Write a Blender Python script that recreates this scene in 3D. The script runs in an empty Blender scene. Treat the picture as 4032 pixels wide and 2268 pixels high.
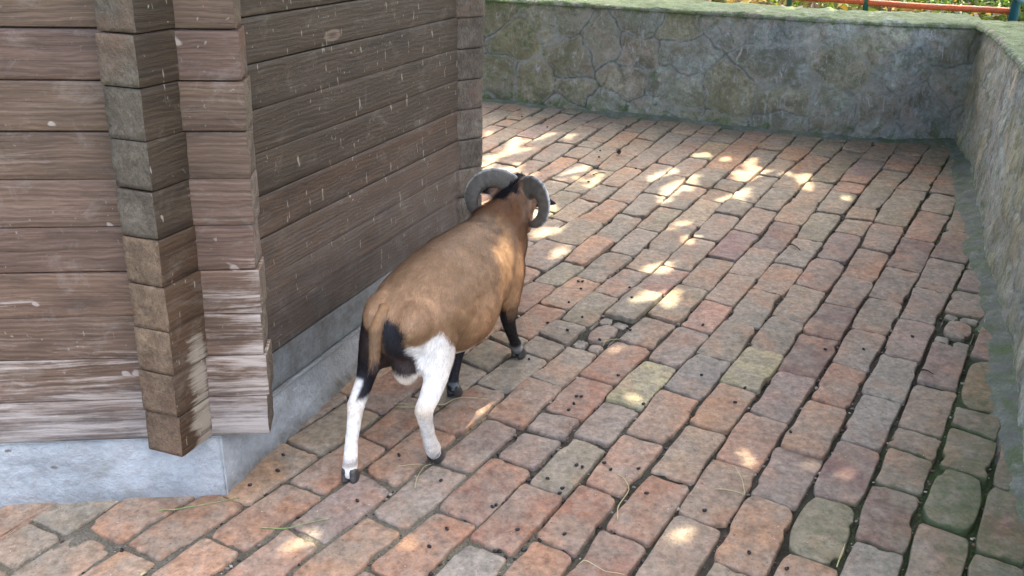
import bpy, bmesh, math, random
import numpy as np
from mathutils import Vector, Matrix

# ------------------------------------------------------------------ camera, sky, sun, exposure
sc = bpy.context.scene
COL = sc.collection
cam = bpy.data.cameras.new("camera"); camo = bpy.data.objects.new("camera", cam); COL.objects.link(camo)
FW = Vector((0, 0.89976134, -0.43638233)); RT = Vector((0.99999583, -0.00126024, -0.00259845)); UP = Vector((0.00288793, 0.43638051, 0.89975759))
camo.matrix_world = Matrix(((RT.x, UP.x, -FW.x, 0), (RT.y, UP.y, -FW.y, 0), (RT.z, UP.z, -FW.z, 1.5), (0, 0, 0, 1)))
cam.sensor_width = 36; cam.lens = 36 * 3850 / 4032; cam.clip_start = 0.05; cam.clip_end = 500
cam.dof.use_dof = False
sc.camera = camo
SUN_AZ, SUN_EL = math.radians(40), math.radians(64)
w = bpy.data.worlds.new("World"); sc.world = w; w.use_nodes = True
nt = w.node_tree; bg = nt.nodes["Background"]
sky = nt.nodes.new("ShaderNodeTexSky"); sky.sky_type = 'NISHITA'; sky.sun_disc = False
sky.sun_elevation = SUN_EL; sky.sun_rotation = SUN_AZ; sky.air_density = 0.7; sky.dust_density = 8.0; sky.ozone_density = 0.0
nt.links.new(sky.outputs[0], bg.inputs[0]); bg.inputs[1].default_value = 0.15
sd = Vector((math.sin(SUN_AZ) * math.cos(SUN_EL), math.cos(SUN_AZ) * math.cos(SUN_EL), math.sin(SUN_EL)))
sl = bpy.data.lights.new("sun", 'SUN'); sl.energy = 2.0; sl.angle = math.radians(0.53); sl.color = (1.0, 0.87, 0.68)
so = bpy.data.objects.new("sun", sl); COL.objects.link(so); so.rotation_euler = sd.to_track_quat('Z', 'Y').to_euler()
sc.view_settings.view_transform = 'Standard'; sc.view_settings.look = 'None'; sc.view_settings.gamma = 1
sc.view_settings.use_curve_mapping = False; sc.view_settings.exposure = 3.5
sc.cycles.max_bounces = 6; sc.cycles.diffuse_bounces = 4; sc.cycles.transparent_max_bounces = 8

rng = np.random.default_rng(7); random.seed(7)

# ------------------------------------------------------------------ frames measured on the photograph
V = np.array([0.02542783, 0.07790101, 0.99663677])            # plumb direction (the paving drains towards the viewer)
FD = np.array([0.99384519, 0.10555705, -0.03360736])          # along the hut's front wall
SD = np.array([0.35500307, 0.93127519, -0.08184951])          # along its side wall
CI = np.array([-0.71387782, 1.94, 0.0])                       # hut corner at paving level
AZR = 0.539865711
DR = np.array([math.sin(AZR), math.cos(AZR)]); DN = np.array([DR[1], -DR[0]])   # brick rows / across
def unit(a): a = np.asarray(a, float); return a / np.linalg.norm(a)

# ------------------------------------------------------------------ noise in numpy
def _hash(ix, iy, iz, seed):
    n = (ix * 374761393 + iy * 668265263 + iz * 2147483647 + seed * 974711) & 0xffffffff
    n = ((n ^ (n >> 13)) * 1274126177) & 0xffffffff
    n = (n ^ (n >> 16)) & 0xffffffff
    return n / 4294967295.0
def vnoise(p, seed=0):
    p = np.asarray(p, float)
    if p.shape[-1] == 2: p = np.concatenate([p, np.zeros(p.shape[:-1] + (1,))], -1)
    i = np.floor(p).astype(np.int64); f = p - i; f = f * f * (3 - 2 * f); r = 0
    for dx in (0, 1):
        for dy in (0, 1):
            for dz in (0, 1):
                wgt = (f[..., 0] if dx else 1 - f[..., 0]) * (f[..., 1] if dy else 1 - f[..., 1]) * (f[..., 2] if dz else 1 - f[..., 2])
                r = r + wgt * _hash(i[..., 0] + dx, i[..., 1] + dy, i[..., 2] + dz, seed)
    return r
def fbm(p, oct=4, seed=0):
    p = np.asarray(p, float); a = .5; s = 0; t = 0
    for o in range(oct):
        s = s + a * vnoise(p * (2 ** o), seed + o); t += a; a *= .5
    return s / t
def sstep(a, b, x): t = np.clip((x - a) / (b - a), 0, 1); return t * t * (3 - 2 * t)

# ------------------------------------------------------------------ object helpers
def link(name, me, mats, parent=None):
    o = bpy.data.objects.new(name, me); COL.objects.link(o)
    for m in (mats if isinstance(mats, (list, tuple)) else [mats]): me.materials.append(m)
    if parent: o.parent = parent
    return o
def mesh(name, verts, faces, mats, parent=None, cols=None, attrs=None, smooth=True, mids=None):
    me = bpy.data.meshes.new(name)
    me.from_pydata([tuple(map(float, p)) for p in verts] if not isinstance(verts, np.ndarray) else verts.tolist(), [], faces if isinstance(faces, list) else faces.tolist())
    if smooth: me.polygons.foreach_set('use_smooth', np.ones(len(me.polygons), bool))
    o = link(name, me, mats, parent)
    if cols is not None: setcol(me, 'col', cols)
    for k, a in (attrs or {}).items():
        a = np.asarray(a, float)
        if a.ndim == 1:
            at = me.attributes.new(k, 'FLOAT', 'POINT'); at.data.foreach_set('value', a.astype(np.float32))
        else:
            at = me.attributes.new(k, 'FLOAT_VECTOR', 'POINT'); at.data.foreach_set('vector', a.astype(np.float32).ravel())
    if mids is not None: me.polygons.foreach_set('material_index', np.asarray(mids, np.int32))
    me.update(); return o
def setcol(me, name, c):
    c = np.asarray(c, np.float32)
    if c.shape[1] == 3: c = np.concatenate([c, np.ones((len(c), 1), np.float32)], 1)
    at = me.color_attributes.new(name, 'FLOAT_COLOR', 'POINT'); at.data.foreach_set('color', c.ravel())
def empty(name, loc=(0, 0, 0)):
    o = bpy.data.objects.new(name, None); COL.objects.link(o); o.location = loc; o.empty_display_size = .1; return o
def tag(o, label, cat, group=None):
    o['label'] = label; o['category'] = cat
    if group: o['group'] = group
    return o
def reparent(o, root):            # keep world geometry, root may sit anywhere
    o.parent = root; o.matrix_parent_inverse = Matrix.Translation(-Vector(root.location))
class MB:
    def __init__(s): s.v = []; s.f = []; s.c = []; s.m = []; s.n = 0
    def add(s, v, f, c=None, m=0):
        v = np.asarray(v, float); s.v.append(v)
        s.f += [tuple(int(i) + s.n for i in q) for q in f]; s.m += [m] * len(f)
        if c is not None: s.c.append(np.broadcast_to(np.asarray(c, float), (len(v), 3)))
        s.n += len(v)
    def build(s, name, mats, parent=None, **k):
        return mesh(name, np.concatenate(s.v), s.f, mats, parent, cols=np.concatenate(s.c) if s.c else None, mids=s.m, **k)
def ring_sweep(P, T, U, W, prof, cap=True):
    """rings of profile prof [(a,b)] placed at points P with axes U,W -> verts, faces"""
    n = len(prof); vs = []; fs = []
    for i in range(len(P)):
        for a, b in (prof[i] if isinstance(prof[0][0], (list, tuple, np.ndarray)) else prof): vs.append(P[i] + U[i] * a + W[i] * b)
    n = len(vs) // len(P)
    for i in range(len(P) - 1):
        for j in range(n): fs.append((i * n + j, i * n + (j + 1) % n, (i + 1) * n + (j + 1) % n, (i + 1) * n + j))
    if cap: fs.append(tuple(range(n))[::-1]); fs.append(tuple((len(P) - 1) * n + j for j in range(n)))
    return np.array(vs), fs
def tube(pts, rad, n=8):
    pts = [np.asarray(p, float) for p in pts]; rad = rad if hasattr(rad, '__len__') else [rad] * len(pts)
    U = []; Wv = []; prev = None
    for i in range(len(pts)):
        t = unit(pts[min(i + 1, len(pts) - 1)] - pts[max(i - 1, 0)])
        a = prev if prev is not None else (np.array([0, 0, 1.]) if abs(t[2]) < .9 else np.array([1., 0, 0]))
        u = unit(a - t * (a @ t)); prev = u; U.append(u); Wv.append(np.cross(t, u))
    prof = [[(rad[i] * math.cos(2 * math.pi * k / n), rad[i] * math.sin(2 * math.pi * k / n)) for k in range(n)] for i in range(len(pts))]
    return ring_sweep(pts, None, U, Wv, prof)

# ------------------------------------------------------------------ material helpers
class NT:
    def __init__(s, name):
        s.m = bpy.data.materials.new(name); s.m.use_nodes = True; s.t = s.m.node_tree; s.b = s.t.nodes['Principled BSDF']; s.out = s.t.nodes['Material Output']
    def n(s, typ, **k):
        nd = s.t.nodes.new('ShaderNode' + typ)
        for a, b in k.items(): setattr(nd, a, b)
        return nd
    def l(s, a, b): s.t.links.new(a, b)
    def val(s, sock, v):
        if hasattr(v, 'is_output') or isinstance(v, bpy.types.NodeSocket): s.l(v, sock)
        else: sock.default_value = v
    def attr(s, name, out='Color'): return s.n('Attribute', attribute_name=name).outputs[out]
    def obj(s): return s.n('TexCoord').outputs['Object']
    def scale(s, vec, sc_):
        m = s.n('Mapping'); s.l(vec, m.inputs[0]); m.inputs['Scale'].default_value = sc_; return m.outputs[0]
    def noise(s, vec, scale, detail=4, rough=.55, dist=0):
        nd = s.n('TexNoise'); s.l(vec, nd.inputs['Vector']); nd.inputs['Scale'].default_value = scale; nd.inputs['Detail'].default_value = detail
        nd.inputs['Roughness'].default_value = rough; nd.inputs['Distortion'].default_value = dist; return nd.outputs[0]
    def ramp(s, f, stops, interp='LINEAR'):
        r = s.n('ValToRGB'); s.val(r.inputs[0], f); e = r.color_ramp.elements; r.color_ramp.interpolation = interp
        while len(e) < len(stops): e.new(.5)
        for i, (p, c) in enumerate(stops):
            e[i].position = p; e[i].color = (c, c, c, 1) if not hasattr(c, '__len__') else (*c, 1)
        return r.outputs[0]
    def mix(s, f, a, b, mode='MIX'):
        m = s.n('MixRGB', blend_type=mode); s.val(m.inputs[0], f)
        for i, x in ((1, a), (2, b)):
            if isinstance(x, tuple): m.inputs[i].default_value = (*x, 1)
            else: s.l(x, m.inputs[i])
        return m.outputs[0]
    def math(s, op, a, b=0.0, c=None, clamp=False):
        m = s.n('Math', operation=op); m.use_clamp = clamp; s.val(m.inputs[0], a); s.val(m.inputs[1], b)
        if c is not None: s.val(m.inputs[2], c)
        return m.outputs[0]
    def bump(s, h, st=.5, dist=.002, normal=None):
        b = s.n('Bump'); b.inputs['Strength'].default_value = st; b.inputs['Distance'].default_value = dist; s.l(h, b.inputs['Height'])
        if normal is not None: s.l(normal, b.inputs['Normal'])
        return b.outputs[0]
    def done(s, col, rough=.8, normal=None, spec=.3):
        s.val(s.b.inputs['Base Color'], (*col, 1) if isinstance(col, tuple) else col); s.val(s.b.inputs['Roughness'], rough)
        s.b.inputs['Specular IOR Level'].default_value = spec
        if normal is not None: s.l(normal, s.b.inputs['Normal'])
        return s.m

def mat_brick():
    t = NT('brick'); o = t.obj(); c = t.attr('col')
    n1 = t.noise(o, 9, 5, .6); n2 = t.noise(o, 60, 5, .65); n3 = t.noise(o, 260, 3, .6)
    c = t.mix(t.ramp(t.noise(o, 6.5, 4, .6, .3), [(.38, 0.0), (.60, .62)]), c, (.215, .190, .148))
    c = t.mix(t.ramp(t.noise(t.scale(o, (1.3, .9, 1)), 5.1, 4, .6, .3), [(.50, 0.0), (.66, .5)]), c, (.30, .165, .095))
    c = t.mix(1.0, c, t.ramp(n1, [(.28, (.80, .80, .78)), (.72, (1.18, 1.16, 1.12))]), 'MULTIPLY')
    c = t.mix(1.0, c, t.ramp(n2, [(.3, .68), (.7, 1.30)]), 'MULTIPLY')
    c = t.mix(1.0, c, t.ramp(t.noise(o, 32, 6, .75, .4), [(.36, .70), (.5, 1.0), (.66, 1.22)]), 'MULTIPLY')
    dust = t.ramp(t.noise(o, 22, 6, .7, .4), [(.52, 0.0), (.72, .55)])
    c = t.mix(dust, c, (.27, .245, .20))
    pit = t.ramp(t.noise(o, 150, 2, .5), [(.30, 1.0), (.37, 0.0)])
    c = t.mix(t.math('MULTIPLY', pit, .55), c, (.07, .055, .045))
    v = t.n('TexVoronoi'); t.l(o, v.inputs['Vector']); v.inputs['Scale'].default_value = 55
    sp = t.ramp(v.outputs['Distance'], [(.05, 1.0), (.085, 0.0)])
    sp = t.math('MULTIPLY', sp, t.ramp(t.noise(o, 6, 2), [(.5, 0.0), (.62, .7)]))
    c = t.mix(sp, c, (.62, .62, .60))
    moss = t.attr('moss', 'Fac')
    mm = t.math('MULTIPLY', t.math('ADD', moss, t.math('MULTIPLY', t.math('SUBTRACT', t.noise(o, 28, 5, .7), .5), 1.6)), 1.0, clamp=True)
    mm = t.math('MULTIPLY', mm, t.ramp(moss, [(.02, 0.0), (.4, .9)]))
    c = t.mix(mm, c, t.mix(t.noise(o, 90, 3), (.022, .042, .014), (.085, .115, .045)))
    h = t.math('ADD', t.math('MULTIPLY', n2, .7), t.math('MULTIPLY', n3, .3))
    nb = t.bump(h, .55, .006); nb = t.bump(pit, .4, -.002, nb)
    return t.done(c, t.ramp(n2, [(.3, .7), (.7, .95)]), nb, .25)
def mat_soil():
    t = NT('joint_soil'); o = t.obj()
    n1 = t.noise(o, 30, 6, .7); n2 = t.noise(o, 5, 3); n3 = t.noise(o, 190, 4, .7)
    c = t.ramp(n1, [(.3, (.012, .010, .008)), (.55, (.035, .029, .022)), (.78, (.11, .095, .07))])
    dry = t.attr('dry', 'Fac')
    c = t.mix(dry, c, t.ramp(n3, [(.3, (.09, .08, .055)), (.7, (.24, .215, .16))]))
    c = t.mix(t.math('MULTIPLY', t.attr('moss', 'Fac'), t.ramp(n1, [(.3, .2), (.6, 1.0)])), c, t.mix(n3, (.02, .045, .012), (.09, .14, .045)))
    return t.done(c, .95, t.bump(t.math('ADD', n1, n3), .9, .012), .2)
def mat_cement():
    t = NT('mossy_cement'); o = t.obj()
    n1 = t.noise(o, 14, 6, .65, .3); n2 = t.noise(o, 120, 4, .7); n3 = t.noise(o, 5, 3)
    c = t.ramp(n1, [(.3, (.08, .09, .07)), (.55, (.155, .165, .135)), (.75, (.25, .255, .215))])
    c = t.mix(t.ramp(n2, [(.35, .6), (.6, 0.0)]), c, (.09, .09, .07))
    c = t.mix(t.ramp(t.noise(o, 11, 6, .75), [(.45, 0.0), (.62, .85)]), c, t.mix(n2, (.03, .05, .018), (.12, .16, .06)))
    return t.done(c, .9, t.bump(t.math('ADD', n1, n2), .7, .01), .25)
def mat_stone():
    t = NT('mossy_stone_wall'); o = t.obj(); cell = t.attr('col'); line = t.attr('line', 'Fac'); moss = t.attr('moss', 'Fac')
    n1 = t.noise(o, 8, 6, .65, .6); n2 = t.noise(o, 45, 6, .7, .4); n3 = t.noise(o, 180, 3, .7); n4 = t.noise(o, 3, 4, .6, 1.)
    c = t.mix(1.0, cell, t.ramp(n1, [(.3, (.55, .57, .52)), (.55, (1, 1, 1)), (.75, (1.45, 1.4, 1.35))]), 'MULTIPLY')
    c = t.mix(1.0, c, t.ramp(n2, [(.28, .5), (.5, .98), (.75, 1.55)]), 'MULTIPLY')
    c = t.mix(t.ramp(n4, [(.45, 0.0), (.65, .6)]), c, (.25, .19, .135))
    c = t.mix(t.ramp(t.noise(o, 11, 7, .78, .8), [(.53, 0.0), (.62, .75)]), c, (.36, .29, .235))
    c = t.mix(t.ramp(t.noise(t.scale(o, (1, 1, .8)), 6.3, 7, .75, .9), [(.50, 0.0), (.60, .7)]), c, (.09, .085, .055))
    c = t.mix(t.ramp(t.noise(o, 1.3, 3, .5), [(.35, .75), (.6, 0.0)]), c, (.19, .175, .09))
    st = t.noise(t.scale(o, (1, 1, .35)), 26, 6, .75, 1.2)
    c = t.mix(t.ramp(st, [(.56, 0.0), (.68, .75)]), c, (.42, .42, .40))
    c = t.mix(t.math('MULTIPLY', line, t.ramp(n4, [(.4, .25), (.6, .75)])), c, (.27, .275, .235))
    crack = t.attr('crack', 'Fac')
    mf = t.math('ADD', moss, t.math('MULTIPLY', t.math('SUBTRACT', t.noise(o, 16, 6, .75, .5), .5), 2.4))
    mf = t.ramp(mf, [(.36, 0.0), (.72, .92)])
    gm = t.ramp(n3, [(.3, (.028, .05, .014)), (.7, (.095, .145, .045))])
    c = t.mix(mf, c, t.mix(t.ramp(n1, [(.35, 0.0), (.65, 1.0)]), gm, (.115, .165, .06)))
    c = t.mix(t.math('MULTIPLY', crack, .45), c, (.07, .07, .05))
    v = t.n('TexVoronoi'); t.l(o, v.inputs['Vector']); v.inputs['Scale'].default_value = 60
    sp = t.math('MULTIPLY', t.ramp(v.outputs['Distance'], [(.1, 1.0), (.17, 0.0)]), t.ramp(t.noise(o, 9, 3), [(.52, 0.0), (.64, .5)]))
    c = t.mix(sp, c, (.5, .5, .44))
    h = t.math('ADD', t.math('MULTIPLY', n2, .7), t.math('MULTIPLY', n3, .25)); h = t.math('ADD', h, t.math('MULTIPLY', st, .4))
    return t.done(c, .88, t.bump(h, .75, .02), .3)
def mat_wood(name, dark, mid, pale, wear=0.0, specks=0.0, scuff=(.52, .44, .36)):
    """gc attribute = (along the grain, across, course number); col = tint of the log; wear = worn-off stain"""
    t = NT(name); g = t.attr('gc', 'Vector'); tint = t.attr('col'); o = t.obj()
    warp = t.n('VectorMath', operation='ADD'); nz = t.n('TexNoise'); t.l(t.scale(g, (1.6, 5, 1)), nz.inputs['Vector']); nz.inputs['Scale'].default_value = 2.2; nz.inputs['Detail'].default_value = 2
    sc1 = t.n('VectorMath', operation='MULTIPLY'); t.l(nz.outputs['Color'], sc1.inputs[0]); sc1.inputs[1].default_value = (.0, .028, 0)
    t.l(g, warp.inputs[0]); t.l(sc1.outputs[0], warp.inputs[1]); gw = warp.outputs[0]
    grain = t.noise(t.scale(gw, (3.2, 120, 3)), 1.0, 4, .6); fine = t.noise(t.scale(gw, (14, 420, 9)), 1.0, 3, .6)
    wv = t.n('TexWave', wave_type='BANDS', bands_direction='Y'); t.l(t.scale(gw, (1, 1, 0)), wv.inputs[0]); wv.inputs['Scale'].default_value = 26; wv.inputs['Distortion'].default_value = 5.0
    wv.inputs['Detail'].default_value = 3; wv.inputs['Detail Scale'].default_value = .8
    gg = t.math('ADD', t.math('MULTIPLY', grain, .68), t.math('MULTIPLY', wv.outputs['Fac'], .11)); gg = t.math('ADD', gg, t.math('MULTIPLY', fine, .18))
    c = t.ramp(gg, [(.26, dark), (.50, mid), (.82, pale)])
    c = t.mix(1.0, c, tint, 'MULTIPLY')
    blot = t.noise(t.scale(g, (5, 16, 4)), 1.0, 5, .6)
    c = t.mix(1.0, c, t.ramp(blot, [(.3, .72), (.7, 1.3)]), 'MULTIPLY')
    # knots
    kv = t.n('TexVoronoi', feature='F1'); t.l(t.scale(g, (3.4, 9.0, 7.31)), kv.inputs['Vector']); kv.inputs['Scale'].default_value = 1
    c = t.mix(t.ramp(t.noise(t.scale(o, (1, 1, 1.4)), 9, 7, .78, .6), [(.54, 0.0), (.68, .3)]), c, tuple(x * .55 for x in scuff))
    c = t.mix(t.ramp(t.noise(t.scale(g, (3, 10, 2)), 1.3, 6, .7), [(.54, 0.0), (.66, .55)]), c, tuple(x * .8 for x in dark))
    kn = t.ramp(kv.outputs['Distance'], [(.045, (.03, .02, .015)), (.085, (.10, .065, .045)), (.12, (.16, .115, .08)), (.16, (.20, .145, .10))])
    km = t.ramp(kv.outputs['Distance'], [(.13, .85), (.17, 0.0)])
    kr = t.n('SeparateColor'); t.l(kv.outputs['Color'], kr.inputs[0])
    km = t.math('MULTIPLY', km, t.math('GREATER_THAN', kr.outputs[0], .74))
    c = t.mix(km, c, kn)
    # scuffs: pale bare wood in streaks along the grain
    wa = t.attr('wear', 'Fac')
    sn = t.noise(t.scale(g, (4.5, 30, 5)), 1.0, 6, .72, .3); sb = t.noise(t.scale(g, (2.5, 9, 3)), 1.0, 4, .6)
    s1 = t.math('ADD', t.math('MULTIPLY', sn, .55), t.math('MULTIPLY', grain, .35)); s1 = t.math('ADD', s1, t.math('MULTIPLY', sb, .35))
    s1 = t.math('ADD', s1, t.math('MULTIPLY', wa, .42)); s1 = t.math('ADD', s1, wear)
    sm = t.ramp(s1, [(.80, 0.0), (.93, .85)])
    c = t.mix(sm, c, t.mix(fine, tuple(x * .72 for x in scuff), scuff))
    # scratches at odd angles
    for ang, scl in ((.9, 7), (2.3, 9), (.25, 6)):
        mp = t.n('Mapping'); t.l(o, mp.inputs[0]); mp.inputs['Rotation'].default_value = (ang, ang * .7, ang); mp.inputs['Scale'].default_value = (scl, scl * 9, scl * 2)
        s2 = t.ramp(t.noise(mp.outputs[0], 1.0, 2, .5), [(.715, 0.0), (.735, .75)])
        c = t.mix(t.math('MULTIPLY', s2, .6 + specks * .3), c, scuff)
    if specks > 0:
        wp = t.n('VectorMath', operation='ADD'); wn = t.n('TexNoise'); t.l(o, wn.inputs['Vector']); wn.inputs['Scale'].default_value = 24; wm = t.n('VectorMath', operation='SCALE'); t.l(wn.outputs['Color'], wm.inputs[0]); wm.inputs['Scale'].default_value = .06; t.l(o, wp.inputs[0]); t.l(wm.outputs[0], wp.inputs[1])
        vs = t.n('TexVoronoi'); t.l(t.scale(wp.outputs[0], (1.2, 1.2, .9)), vs.inputs['Vector']); vs.inputs['Scale'].default_value = 42; vs.inputs['Randomness'].default_value = 1
        dn = t.math('ADD', vs.outputs['Distance'], t.math('MULTIPLY', t.noise(o, 120, 2), .16))
        spk = t.math('MULTIPLY', t.ramp(dn, [(.16, 1.0), (.22, 0.0)]), t.ramp(t.noise(o, 5, 3, .6), [(.44, 0.0), (.62, specks)]))
        c = t.mix(spk, c, (.45, .42, .34))
    gr = t.attr('grey', 'Fac')
    gf = t.math('MULTIPLY', gr, t.ramp(t.noise(o, 13, 5, .7), [(.3, .35), (.62, 1.0)]))
    c = t.mix(gf, c, t.mix(t.noise(o, 60, 4, .7), (.11, .12, .11), (.30, .335, .33)))
    gap = t.attr('gap', 'Fac'); c = t.mix(t.math('MULTIPLY', gap, .6), c, (.02, .016, .012))
    nb = t.bump(t.math('ADD', gg, t.math('MULTIPLY', fine, .4)), .5, .004)
    return t.done(c, t.ramp(blot, [(.3, .5), (.7, .72)]), nb, .35)
def mat_endgrain():
    t = NT('log_end_grain'); o = t.obj(); tint = t.attr('col')
    n1 = t.noise(o, 22, 6, .7, .5); n2 = t.noise(t.scale(o, (1, 1, .6)), 140, 4, .75); n3 = t.noise(o, 5, 3)
    c = t.ramp(n1, [(.28, (.075, .058, .040)), (.5, (.135, .108, .077)), (.75, (.21, .175, .125))])
    c = t.mix(1.0, c, t.ramp(n2, [(.3, .72), (.7, 1.28)]), 'MULTIPLY')
    c = t.mix(1.0, c, tint, 'MULTIPLY')
    c = t.mix(t.ramp(n3, [(.55, 0.0), (.75, .7)]), c, (.20, .11, .065))
    return t.done(c, .85, t.bump(t.math('ADD', n1, n2), .8, .012), .25)
def mat_plinth():
    t = NT('painted_plinth'); o = t.obj()
    n1 = t.noise(o, 7, 6, .6, .4); n2 = t.noise(o, 55, 5, .7); n3 = t.noise(o, 17, 6, .7, .8)
    c = t.ramp(n1, [(.3, (.26, .28, .275)), (.5, (.36, .385, .378)), (.72, (.47, .49, .475))])
    c = t.mix(1.0, c, t.ramp(n2, [(.3, .85), (.7, 1.12)]), 'MULTIPLY')
    c = t.mix(t.ramp(n3, [(.60, 0.0), (.72, .8)]), c, (.33, .32, .27))
    v = t.n('TexVoronoi'); t.l(t.scale(o, (1, 1, 1.7)), v.inputs['Vector']); v.inputs['Scale'].default_value = 15
    dn = t.math('ADD', v.outputs['Distance'], t.math('MULTIPLY', n2, .25))
    chip = t.math('MULTIPLY', t.ramp(dn, [(.22, 1.0), (.27, 0.0)]), t.ramp(t.noise(o, 4, 2), [(.44, 0.0), (.54, 1.0)]))
    c = t.mix(t.math('MULTIPLY', chip, .85), c, (.12, .09, .07))
    c = t.mix(t.ramp(t.noise(o, 3.2, 6, .7, .5), [(.52, 0.0), (.66, .6)]), c, (.24, .235, .20))
    c = t.mix(t.math('MULTIPLY', t.attr('dirt', 'Fac'), t.ramp(n3, [(.3, .3), (.6, 1.0)])), c, (.13, .12, .095))
    return t.done(c, .75, t.bump(t.math('ADD', n3, n2), .6, .012), .35)
def mat_col(name, rough=.8, spec=.3, nscale=60, namt=.25, bump=.0, bscale=200, sheen=0, trans=0):
    t = NT(name); c = t.attr('col'); o = t.obj()
    c = t.mix(1.0, c, t.ramp(t.noise(o, nscale, 4, .6), [(.3, 1 - namt), (.7, 1 + namt)]), 'MULTIPLY')
    nb = t.bump(t.noise(o, bscale, 3), bump, .003) if bump else None
    m = t.done(c, rough, nb, spec)
    if sheen: t.b.inputs['Sheen Weight'].default_value = sheen
    if trans:
        tr = t.n('BsdfTranslucent'); t.l(t.mix(1.0, c, (1.3, 1.5, .5), 'MULTIPLY'), tr.inputs[0]); mx = t.n('MixShader'); mx.inputs[0].default_value = trans
        t.l(t.b.outputs[0], mx.inputs[1]); t.l(tr.outputs[0], mx.inputs[2]); t.l(mx.outputs[0], t.out.inputs[0])
    return m
def mat_paint(name, col, worn, rough=.4):
    t = NT(name); o = t.obj(); n1 = t.noise(o, 18, 5, .7); n2 = t.noise(o, 90, 3)
    c = t.mix(t.ramp(n1, [(.5, 0.0), (.68, .8)]), col, worn); c = t.mix(1.0, c, t.ramp(n2, [(.3, .8), (.7, 1.15)]), 'MULTIPLY')
    return t.done(c, rough, t.bump(n1, .3, .003), .4)
M_BRICK = mat_brick(); M_SOIL = mat_soil(); M_CEM = mat_cement(); M_STONE = mat_stone()

# ------------------------------------------------------------------ ground, brick paving
def grid(nx, ny, fn):
    a, b = np.meshgrid(np.linspace(0, 1, nx), np.linspace(0, 1, ny)); P = fn(a.ravel(), b.ravel())
    i = np.arange((nx - 1) * (ny - 1)); r = i // (nx - 1); c_ = i % (nx - 1); q = r * nx + c_
    return P, np.stack([q, q + 1, q + nx + 1, q + nx], 1)
S = 60
gnd = mesh('ground', np.array([[-S, -S, -.09], [S, -S, -.09], [S, S, -.09], [-S, S, -.09]], float), [(0, 1, 2, 3)], M_SOIL,
           attrs={'dry': np.full(4, .05), 'moss': np.full(4, .9)}); gnd['kind'] = 'structure'

BW = [(-.75, 5.86), (-.15, 5.60), (.253, 5.433), (.671, 5.266), (1.118, 5.071), (1.58, 4.874), (1.849, 4.796), (2.245, 4.745)]
RW = [(2.245, 4.745), (2.148, 4.377), (1.99, 3.95), (1.844, 3.532), (1.781, 3.375), (1.706, 3.131), (1.596, 2.817), (1.492, 2.502), (1.353, 2.173), (1.24, 1.86), (1.12, 1.5), (1.0, 1.05), (.86, .45), (.70, -.3)]
def poly_dist(P, pl):
    best = np.full(len(P), 1e9)
    for a, b in zip(pl[:-1], pl[1:]):
        a = np.array(a); b = np.array(b); d = b - a; t = np.clip(((P - a) @ d) / (d @ d), 0, 1); q = a + t[:, None] * d
        best = np.minimum(best, np.linalg.norm(P - q, axis=1))
    return best
def xy(u, v): return np.array([u * DR[0] + v * DN[0], u * DR[1] + v * DN[1]])
def moss_at(P):
    P = np.atleast_2d(P)[:, :2]; dr_ = poly_dist(P, RW); db = poly_dist(P, BW)
    near = sstep(2.6, 1.7, P[:, 1])
    m = sstep(.30 + .0, .05, dr_) * (.45 + .5 * near) + .65 * sstep(.16, .0, db)
    # the damp corner at the lower right
    m = m + .5 * sstep(.62, .25, dr_) * sstep(2.5, 1.9, P[:, 1])
    return np.clip(m, 0, 1)

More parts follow.
